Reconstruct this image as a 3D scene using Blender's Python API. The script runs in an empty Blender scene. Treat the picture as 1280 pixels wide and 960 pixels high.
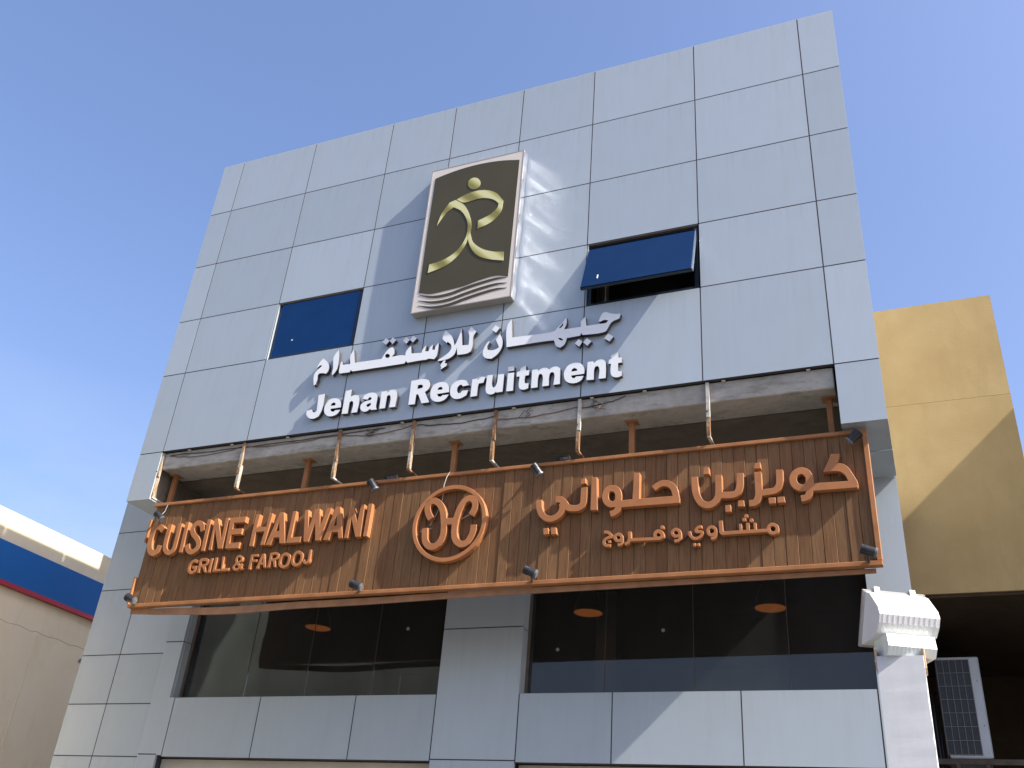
import bpy, bmesh, math, random
from mathutils import Vector, Matrix
random.seed(7)
scene = bpy.context.scene
COL = scene.collection
R = math.radians

# ------------------------------------------------------------------ camera
cam_d = bpy.data.cameras.new('camera')
cam = bpy.data.objects.new('camera', cam_d); COL.objects.link(cam)
cam.location = (0, 0, 1.6)
cam.rotation_mode = 'XYZ'
cam.rotation_euler = (2.090794570, -0.074548137, 0.389532901)
cam_d.sensor_width = 36.0; cam_d.lens = 33.639
cam_d.clip_start = 0.05; cam_d.clip_end = 4000
scene.camera = cam

# ------------------------------------------------------------------ sky, sun, exposure
SUN_FROM = Vector((0.735, -0.130, 0.700)).normalized()      # towards the sun
elev = math.asin(SUN_FROM.z); azim = math.atan2(SUN_FROM.x, SUN_FROM.y)
world = bpy.data.worlds.new('World'); scene.world = world
world.use_nodes = True
wn = world.node_tree.nodes; wl = world.node_tree.links
sky = wn.new('ShaderNodeTexSky'); sky.sky_type = 'NISHITA'; sky.sun_disc = False
sky.sun_elevation = elev; sky.sun_rotation = azim
sky.altitude = 0; sky.air_density = 1.2; sky.dust_density = 3.4; sky.ozone_density = 6.0
tint = wn.new('ShaderNodeMix'); tint.data_type = 'RGBA'; tint.blend_type = 'MULTIPLY'; tint.inputs[0].default_value = 1.0
tint.inputs[7].default_value = (1.07, .955, .985, 1)                  # white balance of the photograph
wl.new(sky.outputs[0], tint.inputs[6])
wtc = wn.new('ShaderNodeTexCoord'); wmp = wn.new('ShaderNodeMapping'); wmp.inputs['Scale'].default_value = (1, 1, 2.6)
wl.new(wtc.outputs['Generated'], wmp.inputs[0])
wno = wn.new('ShaderNodeTexNoise'); wno.inputs['Scale'].default_value = 2.4; wno.inputs['Detail'].default_value = 7; wno.inputs['Roughness'].default_value = .6
wl.new(wmp.outputs[0], wno.inputs['Vector'])
wrp = wn.new('ShaderNodeValToRGB'); wrp.color_ramp.elements[0].position = .36; wrp.color_ramp.elements[1].position = .72
wrp.color_ramp.elements[1].color = (.55, .55, .55, 1); wl.new(wno.outputs['Fac'], wrp.inputs[0])
wsp = wn.new('ShaderNodeSeparateXYZ'); wl.new(wtc.outputs['Generated'], wsp.inputs[0])
wmr = wn.new('ShaderNodeMapRange'); wl.new(wsp.outputs[2], wmr.inputs[0])
wmr.inputs[1].default_value = .44; wmr.inputs[2].default_value = .27; wmr.inputs[3].default_value = 0; wmr.inputs[4].default_value = 1
wmu = wn.new('ShaderNodeMath'); wmu.operation = 'MULTIPLY'; wl.new(wrp.outputs[0], wmu.inputs[0]); wl.new(wmr.outputs[0], wmu.inputs[1])
wcl = wn.new('ShaderNodeMix'); wcl.data_type = 'RGBA'; wl.new(wmu.outputs[0], wcl.inputs[0]); wl.new(tint.outputs[2], wcl.inputs[6])
wcl.inputs[7].default_value = (3.0, 3.0, 3.15, 1)                    # thin low cloud
wl.new(wcl.outputs[2], wn['Background'].inputs[0])
wn['Background'].inputs[1].default_value = 0.115
sun_d = bpy.data.lights.new('sun', 'SUN'); sun_d.energy = 4.7; sun_d.angle = R(0.55); sun_d.color = (1.0, 0.95, 0.87)
sun = bpy.data.objects.new('sun', sun_d); COL.objects.link(sun)
sun.location = (20, -4, 30)
sun.rotation_euler = SUN_FROM.to_track_quat('Z', 'Y').to_euler()
scene.view_settings.view_transform = 'Standard'; scene.view_settings.look = 'None'
scene.view_settings.gamma = 1.0; scene.view_settings.use_curve_mapping = False
scene.view_settings.exposure = 1.27
cy = scene.cycles
cy.use_denoising = True; cy.max_bounces = 8; cy.diffuse_bounces = 4; cy.glossy_bounces = 4
cy.transparent_max_bounces = 12; cy.caustics_reflective = True; cy.blur_glossy = 0.05
cy.sample_clamp_indirect = 60; cy.use_guiding = True

# ------------------------------------------------------------------ materials
MATS = {}
def new_mat(name):
    m = bpy.data.materials.new(name); m.use_nodes = True; MATS[name] = m
    nt = m.node_tree; b = nt.nodes['Principled BSDF']
    return m, nt, b
def node(nt, kind, **k):
    n = nt.nodes.new(kind)
    for a, v in k.items(): setattr(n, a, v)
    return n
def coords(nt, scale=(1, 1, 1), out='Object'):
    tc = node(nt, 'ShaderNodeTexCoord'); mp = node(nt, 'ShaderNodeMapping')
    mp.inputs['Scale'].default_value = scale
    nt.links.new(tc.outputs[out], mp.inputs[0]); return mp.outputs[0]
def noise(nt, vec, scale, detail=4, rough=.55):
    n = node(nt, 'ShaderNodeTexNoise'); n.inputs['Scale'].default_value = scale
    n.inputs['Detail'].default_value = detail; n.inputs['Roughness'].default_value = rough
    nt.links.new(vec, n.inputs['Vector']); return n.outputs['Fac']
def ramp(nt, fac, stops):
    r = node(nt, 'ShaderNodeValToRGB'); e = r.color_ramp.elements
    while len(e) < len(stops): e.new(.5)
    for i, (p, c) in enumerate(stops):
        e[i].position = p; e[i].color = (*c, 1) if len(c) == 3 else c
    nt.links.new(fac, r.inputs[0]); return r.outputs[0]
def mix(nt, fac, a, b, mode='MIX'):
    m = node(nt, 'ShaderNodeMix', data_type='RGBA', blend_type=mode)
    for s, v in ((m.inputs[0], fac), (m.inputs[6], a), (m.inputs[7], b)):
        if isinstance(v, (int, float)): s.default_value = v
        elif isinstance(v, (tuple, list)): s.default_value = (*v, 1)
        else: nt.links.new(v, s)
    return m.outputs[2]
def math_n(nt, op, a, b=None):
    m = node(nt, 'ShaderNodeMath', operation=op)
    for s, v in ((m.inputs[0], a), (m.inputs[1], b)):
        if v is None: continue
        if isinstance(v, (int, float)): s.default_value = v
        else: nt.links.new(v, s)
    return m.outputs[0]
def bump(nt, b, h, strength=.2, dist=.01):
    n = node(nt, 'ShaderNodeBump'); n.inputs['Strength'].default_value = strength; n.inputs['Distance'].default_value = dist
    nt.links.new(h, n.inputs['Height']); nt.links.new(n.outputs[0], b.inputs['Normal'])
def obj_random(nt):
    return node(nt, 'ShaderNodeObjectInfo').outputs['Random']
def plain(name, col, rough=.5, metal=0.0, var=.12, scale=6.0, bmp=0.0, spec=.5):
    m, nt, b = new_mat(name)
    v = coords(nt); n1 = noise(nt, v, scale, 5)
    lo = tuple(c * (1 - var) for c in col); hi = tuple(min(1, c * (1 + var)) for c in col)
    c = ramp(nt, n1, [(.3, lo), (.7, hi)])
    nt.links.new(c, b.inputs['Base Color'])
    b.inputs['Roughness'].default_value = rough; b.inputs['Metallic'].default_value = metal
    b.inputs['Specular IOR Level'].default_value = spec
    if bmp: bump(nt, b, noise(nt, v, scale * 12, 4), bmp, .004)
    return m

def mat_cladding():
    m, nt, b = new_mat('silver_cladding')
    v = coords(nt, out='Generated'); w = coords(nt, (1, 1, .18), 'Object')
    rnd = obj_random(nt)
    base = ramp(nt, rnd, [(0.0, (.362, .408, .432)), (1.0, (.425, .474, .500))])
    streak = noise(nt, w, 5.0, 6, .65)
    c = mix(nt, ramp(nt, streak, [(.35, (0, 0, 0)), (.8, (.22, .22, .22))]), base, (.27, .295, .31))
    fine = noise(nt, coords(nt, (1, 1, 1)), 2.2, 3)
    c = mix(nt, ramp(nt, fine, [(.3, (0, 0, 0)), (.7, (.12, .12, .12))]), c, (.48, .53, .555))
    gz = node(nt, 'ShaderNodeSeparateXYZ'); nt.links.new(v, gz.inputs[0])
    top = math_n(nt, 'POWER', gz.outputs[2], 2.2)
    dr = noise(nt, coords(nt, (1, 1, .05)), 26.0, 4, .7)
    drip = math_n(nt, 'MULTIPLY', ramp(nt, dr, [(.5, (0, 0, 0)), (.74, (.22, .22, .22))]), top)
    c = mix(nt, drip, c, (.24, .245, .245))
    nt.links.new(c, b.inputs['Base Color'])
    b.inputs['Metallic'].default_value = 0.25
    nt.links.new(ramp(nt, streak, [(.2, (.36, .36, .36)), (.8, (.5, .5, .5))]), b.inputs['Roughness'])
    bump(nt, b, noise(nt, coords(nt), 1.3, 2), .13, .02)
mat_cladding()
def mat_wood():
    m, nt, b = new_mat('sign_wood')
    tc = node(nt, 'ShaderNodeTexCoord'); rnd = obj_random(nt)
    off = node(nt, 'ShaderNodeVectorMath', operation='ADD')
    cx = node(nt, 'ShaderNodeCombineXYZ')
    nt.links.new(math_n(nt, 'MULTIPLY', rnd, 37.0), cx.inputs[0]); nt.links.new(math_n(nt, 'MULTIPLY', rnd, 91.0), cx.inputs[2])
    nt.links.new(tc.outputs['Object'], off.inputs[0]); nt.links.new(cx.outputs[0], off.inputs[1])
    mp = node(nt, 'ShaderNodeMapping'); mp.inputs['Scale'].default_value = (1, 1, .07)
    nt.links.new(off.outputs[0], mp.inputs[0])
    g = noise(nt, mp.outputs[0], 55.0, 8, .68)
    broad = noise(nt, mp.outputs[0], 9.0, 3)
    base = ramp(nt, rnd, [(0, (.155, .078, .032)), (.3, (.188, .095, .039)), (.65, (.174, .094, .042)), (1, (.220, .114, .047))])
    c = mix(nt, ramp(nt, g, [(.34, (.75, .75, .75)), (.56, (0, 0, 0))]), base, (.088, .040, .018))
    c = mix(nt, ramp(nt, broad, [(.45, (0, 0, 0)), (.8, (.4, .4, .4))]), c, (.235, .128, .058))
    w = noise(nt, coords(nt, (1, 1, 1)), 1.6, 3)
    nt.links.new(c, b.inputs['Base Color'])
    b.inputs['Roughness'].default_value = .62; b.inputs['Specular IOR Level'].default_value = .18
    bump(nt, b, g, .25, .004)
mat_wood()
def mat_concrete(name, a, bcol, dark, stain=.5):
    m, nt, b = new_mat(name)
    v = coords(nt); n1 = noise(nt, v, 3.0, 8, .65); n2 = noise(nt, v, 28.0, 5); n3 = noise(nt, coords(nt, (.6, 1, 2.5)), 5.0, 6, .7)
    c = ramp(nt, n1, [(.3, a), (.7, bcol)])
    c = mix(nt, ramp(nt, n3, [(.5, (0, 0, 0)), (.72, (stain, stain, stain))]), c, dark)
    c = mix(nt, ramp(nt, n2, [(.62, (0, 0, 0)), (.74, (.5, .5, .5))]), c, dark)
    nt.links.new(c, b.inputs['Base Color']); b.inputs['Roughness'].default_value = .9
    bump(nt, b, math_n(nt, 'ADD', n1, math_n(nt, 'MULTIPLY', n2, .5)), .5, .015)
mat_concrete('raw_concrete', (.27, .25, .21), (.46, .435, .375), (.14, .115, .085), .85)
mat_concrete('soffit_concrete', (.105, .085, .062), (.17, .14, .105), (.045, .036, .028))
def mat_rust():
    m, nt, b = new_mat('rusty_paint')
    v = coords(nt, (1, 1, .45)); rnd = obj_random(nt)
    n1 = noise(nt, v, 14.0, 8, .7); n2 = noise(nt, v, 60.0, 4)
    shift = math_n(nt, 'ADD', n1, math_n(nt, 'MULTIPLY', math_n(nt, 'SUBTRACT', rnd, .5), .22))
    c = ramp(nt, shift, [(.36, (.36, .34, .29)), (.46, (.30, .215, .125)), (.54, (.20, .095, .036)), (.72, (.09, .042, .022))])
    c = mix(nt, ramp(nt, n2, [(.6, (0, 0, 0)), (.7, (.6, .6, .6))]), c, (.12, .05, .02))
    nt.links.new(c, b.inputs['Base Color']); b.inputs['Roughness'].default_value = .8
    bump(nt, b, n1, .4, .006)
mat_rust()
def mat_stucco(name, c1, c2, c3, sc=2.2, bs=.3):
    m, nt, b = new_mat(name)
    v = coords(nt); n1 = noise(nt, v, sc, 7, .6); n2 = noise(nt, v, 70.0, 5, .6); n3 = noise(nt, coords(nt, (1, 1, .25)), 3.2, 7, .7)
    c = ramp(nt, n1, [(.3, c1), (.72, c2)])
    c = mix(nt, ramp(nt, n3, [(.5, (0, 0, 0)), (.78, (.55, .55, .55))]), c, c3)
    nt.links.new(c, b.inputs['Base Color']); b.inputs['Roughness'].default_value = .92; b.inputs['Specular IOR Level'].default_value = .2
    bump(nt, b, n2, bs, .006)
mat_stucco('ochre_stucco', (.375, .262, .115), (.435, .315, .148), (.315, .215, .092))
mat_stucco('cream_stucco', (.70, .60, .40), (.78, .69, .49), (.62, .52, .34))
mat_stucco('beige_stucco', (.76, .635, .42), (.82, .71, .50), (.66, .54, .35), 1.2)
mat_stucco('grey_render', (.085, .09, .078), (.14, .145, .125), (.055, .06, .05), 1.2)
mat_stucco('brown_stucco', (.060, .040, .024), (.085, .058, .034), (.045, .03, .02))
mat_stucco('white_plaster', (.50, .51, .51), (.57, .58, .58), (.40, .40, .39), 3.0, .06)
plain('peeled_plaster', (.50, .33, .20), .9, 0, .3, 14, .3)
plain('letter_orange', (.360, .148, .056), .5, 0, .14, 5, 0, .25)
plain('frame_orange', (.325, .142, .055), .55, 0, .2, 5, 0, .25)
plain('frame_back', (.31, .15, .066), .6, 0, .2, 7)
plain('letter_white', (.74, .755, .75), .32, 0, .03, 3)
plain('letter_return', (.035, .033, .036), .55, 0, .2, 5)
plain('joint_sealant', (.045, .043, .045), .8, 0, .2, 8)
plain('dark_void', (.020, .018, .016), .9, 0, .2, 4)
plain('window_frame', (.018, .028, .045), .35, .3, .15, 6)
plain('head_brown', (.11, .085, .065), .7, 0, .2, 6)
plain('sash_edge', (.30, .36, .42), .3, .7, .1, 6)
plain('spot_black', (.030, .031, .034), .32, .3, .25, 20)
plain('spot_bezel', (.12, .12, .125), .4, .3, .1, 20)
plain('logo_face', (.62, .56, .49), .42, 0, .03, 2)
plain('logo_dark', (.062, .054, .030), .5, 0, .10, 1.5, 0, .25)
plain('logo_casing', (.33, .305, .275), .45, .2, .08, 4)
plain('flood_white', (.70, .70, .69), .35, 0, .05, 7)
plain('flood_gear', (.66, .71, .67), .4, 0, .08, 7)
plain('flood_frame', (.50, .49, .46), .35, .5, .1, 9)
plain('ac_white', (.56, .58, .58), .45, 0, .06, 4)
plain('ac_coil', (.040, .042, .044), .5, .3, .2, 30)
plain('ac_wire', (.20, .20, .19), .5, .2, .1, 30)
plain('bracket_steel', (.10, .075, .055), .7, .2, .3, 10)
plain('blue_band', (.010, .108, .34), .5, 0, .06, 1.0, 0, .25)
plain('red_stripe', (.38, .022, .035), .4, 0, .06, 2.0)
plain('cable_black', (.015, .015, .015), .5)
plain('cable_pale', (.40, .38, .33), .7, 0, .3, 20)
plain('cable_brown', (.16, .09, .06), .7)
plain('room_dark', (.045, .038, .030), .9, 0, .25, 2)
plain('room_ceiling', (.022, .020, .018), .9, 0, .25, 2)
plain('room_column', (.78, .74, .62), .8, 0, .1, 3)
plain('shade_black', (.022, .020, .020), .4)
plain('fascia_beige', (.42, .38, .30), .7, 0, .1, 3)
plain('roof_grey', (.30, .29, .27), .9, 0, .15, 1)
plain('asphalt', (.050, .050, .052), .9, 0, .25, .8, .3)
plain('paving', (.16, .155, .15), .9, 0, .15, 2.0, .2)
plain('bird_dark', (.03, .03, .03), .8)
def mat_gold():
    m, nt, b = new_mat('logo_gold')
    v = coords(nt, (1, 1, 1)); w = node(nt, 'ShaderNodeTexWave'); w.wave_type = 'BANDS'; w.bands_direction = 'DIAGONAL'
    w.inputs['Scale'].default_value = 1.6; w.inputs['Distortion'].default_value = .6
    nt.links.new(v, w.inputs['Vector'])
    c = ramp(nt, w.outputs['Fac'], [(.1, (.21, .185, .045)), (.55, (.40, .37, .12)), (.9, (.60, .57, .29))])
    nt.links.new(c, b.inputs['Base Color']); b.inputs['Roughness'].default_value = .4
mat_gold()
def mat_mirror():
    m, nt, b = new_mat('polished_side')
    b.inputs['Base Color'].default_value = (.92, .92, .93, 1); b.inputs['Metallic'].default_value = 1.0; b.inputs['Roughness'].default_value = .17
mat_mirror()
def mat_reflective_glass():
    m, nt, b = new_mat('blue_mirror_glass')
    v = coords(nt); n1 = noise(nt, v, 2.5, 4)
    nt.links.new(ramp(nt, n1, [(.3, (.026, .085, .175)), (.7, (.032, .098, .195))]), b.inputs['Base Color'])
    b.inputs['Metallic'].default_value = .92; b.inputs['Roughness'].default_value = .05
    bump(nt, b, noise(nt, v, 1.1, 1), .05, .02)
mat_reflective_glass()
def mat_shop_glass():
    m, nt, b = new_mat('shop_glass')
    nt.nodes.remove(b); out = nt.nodes['Material Output']
    tr = node(nt, 'ShaderNodeBsdfTransparent'); tr.inputs[0].default_value = (.55, .57, .56, 1)
    gl = node(nt, 'ShaderNodeBsdfGlossy'); gl.inputs['Roughness'].default_value = .015; gl.inputs[0].default_value = (.95, .97, 1, 1)
    fr = node(nt, 'ShaderNodeFresnel'); fr.inputs[0].default_value = 1.5
    mx = node(nt, 'ShaderNodeMixShader')
    bp = node(nt, 'ShaderNodeBump'); bp.inputs['Strength'].default_value = .03; bp.inputs['Distance'].default_value = .02
    nt.links.new(noise(nt, coords(nt), 1.4, 1), bp.inputs['Height'])
    nt.links.new(bp.outputs[0], gl.inputs['Normal'])
    nt.links.new(fr.outputs[0], mx.inputs[0]); nt.links.new(tr.outputs[0], mx.inputs[1]); nt.links.new(gl.outputs[0], mx.inputs[2])
    df = node(nt, 'ShaderNodeBsdfDiffuse'); df.inputs[0].default_value = (.42, .44, .42, 1)
    dm = node(nt, 'ShaderNodeMixShader'); nt.links.new(ramp(nt, noise(nt, coords(nt, (1, 1, .4)), 2.0, 6, .65), [(.3, (.02, .02, .02)), (.75, (.055, .055, .055))]), dm.inputs[0])
    nt.links.new(mx.outputs[0], dm.inputs[1]); nt.links.new(df.outputs[0], dm.inputs[2])
    nt.links.new(dm.outputs[0], out.inputs[0])
mat_shop_glass()
def mat_emit(name, col, s):
    m, nt, b = new_mat(name)
    b.inputs['Base Color'].default_value = (*col, 1); b.inputs['Emission Color'].default_value = (*col, 1); b.inputs['Emission Strength'].default_value = s
mat_emit('lamp_glow', (1.0, .46, .13), 0.075)
mat_emit('bulb_glow', (1.0, .88, .70), 0.10)
m, nt, b = new_mat('spot_lens'); b.inputs['Base Color'].default_value = (.16, .165, .17, 1); b.inputs['Roughness'].default_value = .25; b.inputs['Metallic'].default_value = 0

# ------------------------------------------------------------------ helpers
def link(o, parent=None):
    COL.objects.link(o)
    if parent is not None: o.parent = parent
    return o
def tag(o, label=None, cat=None, group=None, kind=None):
    if label: o['label'] = label
    if cat: o['category'] = cat
    if group: o['group'] = group
    if kind: o['kind'] = kind
    return o
def thing(name, loc, label, cat, group=None):
    o = bpy.data.objects.new(name, None); o.empty_display_size = .2; link(o); o.location = loc
    return tag(o, label, cat, group)
def origin(parent):
    p = Vector((0, 0, 0)); q = parent
    while q is not None: p += q.location; q = q.parent
    return p
def mesh_obj(name, me, mat, parent=None, loc=None, mats=None):
    """me has world coordinates; loc = where the object's origin goes (default: centre of its box)."""
    for k in (mats or [mat]): me.materials.append(MATS[k])
    o = bpy.data.objects.new(name, me)
    if loc is None:
        xs = [v.co for v in me.vertices]
        lo = Vector((min(c.x for c in xs), min(c.y for c in xs), min(c.z for c in xs)))
        hi = Vector((max(c.x for c in xs), max(c.y for c in xs), max(c.z for c in xs)))
        loc = Vector(((lo.x + hi.x) / 2, (lo.y + hi.y) / 2, lo.z))
    loc = Vector(loc)
    me.transform(Matrix.Translation(-loc))
    o.location = loc - (origin(parent) if parent is not None else Vector((0, 0, 0)))
    return link(o, parent)
def bm_box(bm, x0, x1, y0, y1, z0, z1, rot=None, bev=0.0):
    r = bmesh.ops.create_cube(bm, size=1)
    vs = r['verts']
    c = Vector(((x0 + x1) / 2, (y0 + y1) / 2, (z0 + z1) / 2))
    for v in vs: v.co = Vector((v.co.x * (x1 - x0), v.co.y * (y1 - y0), v.co.z * (z1 - z0)))
    if bev:
        es = list({e for v in vs for e in v.link_edges})
        rr = bmesh.ops.bevel(bm, geom=es, offset=bev, segments=1, affect='EDGES')
        vs = list({v for f in rr['faces'] for v in f.verts} | {v for v in vs if v.is_valid})
    for v in vs:
        if rot: v.co = rot @ v.co
        v.co += c
def finish(bm, smooth=False):
    bmesh.ops.recalc_face_normals(bm, faces=bm.faces)
    me = bpy.data.meshes.new('m'); bm.to_mesh(me); bm.free()
    if smooth: me.polygons.foreach_set('use_smooth', [True] * len(me.polygons))
    return me
def box(name, x0, x1, y0, y1, z0, z1, mat, parent=None, bev=0.0, rot=None):
    bm = bmesh.new(); bm_box(bm, x0, x1, y0, y1, z0, z1, rot, bev)
    return mesh_obj(name, finish(bm), mat, parent)
def boxes(name, lst, mat, parent=None, bev=0.0):
    bm = bmesh.new()
    for b in lst: bm_box(bm, *b, bev=bev)
    return mesh_obj(name, finish(bm), mat, parent)
def bm_cyl(bm, p, q, r0, r1=None, seg=16, caps=True):
    p, q = Vector(p), Vector(q); d = q - p
    r1 = r0 if r1 is None else r1
    mt = Matrix.Translation((p + q) / 2) @ d.to_track_quat('Z', 'Y').to_matrix().to_4x4()
    return bmesh.ops.create_cone(bm, cap_ends=caps, segments=seg, radius1=r0, radius2=r1, depth=d.length, matrix=mt)
def bm_tube(bm, pts, r, seg=6):
    pts = [Vector(p) for p in pts]; rings = []
    for i, p in enumerate(pts):
        t = (pts[min(i + 1, len(pts) - 1)] - pts[max(i - 1, 0)]).normalized()
        a = t.cross(Vector((0.13, 1, .21))).normalized(); b = t.cross(a)
        rings.append([bm.verts.new(p + r * (math.cos(2 * math.pi * k / seg) * a + math.sin(2 * math.pi * k / seg) * b)) for k in range(seg)])
    for A, B in zip(rings, rings[1:]):
        for k in range(seg): bm.faces.new((A[k], A[(k + 1) % seg], B[(k + 1) % seg], B[k]))
def tube(name, pts, r, mat, parent=None, seg=6):
    bm = bmesh.new(); bm_tube(bm, pts, r, seg); return mesh_obj(name, finish(bm, True), mat, parent)
def prism(name, outline, y0, y1, mat, parent=None):
    """outline in (x, z), extruded from y0 to y1"""
    bm = bmesh.new()
    a = [bm.verts.new((x, y0, z)) for x, z in outline]; b = [bm.verts.new((x, y1, z)) for x, z in outline]
    bm.faces.new(a); bm.faces.new(b[::-1]); n = len(a)
    for i in range(n): bm.faces.new((a[i], b[i], b[(i + 1) % n], a[(i + 1) % n]))
    return mesh_obj(name, finish(bm), mat, parent)

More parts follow.
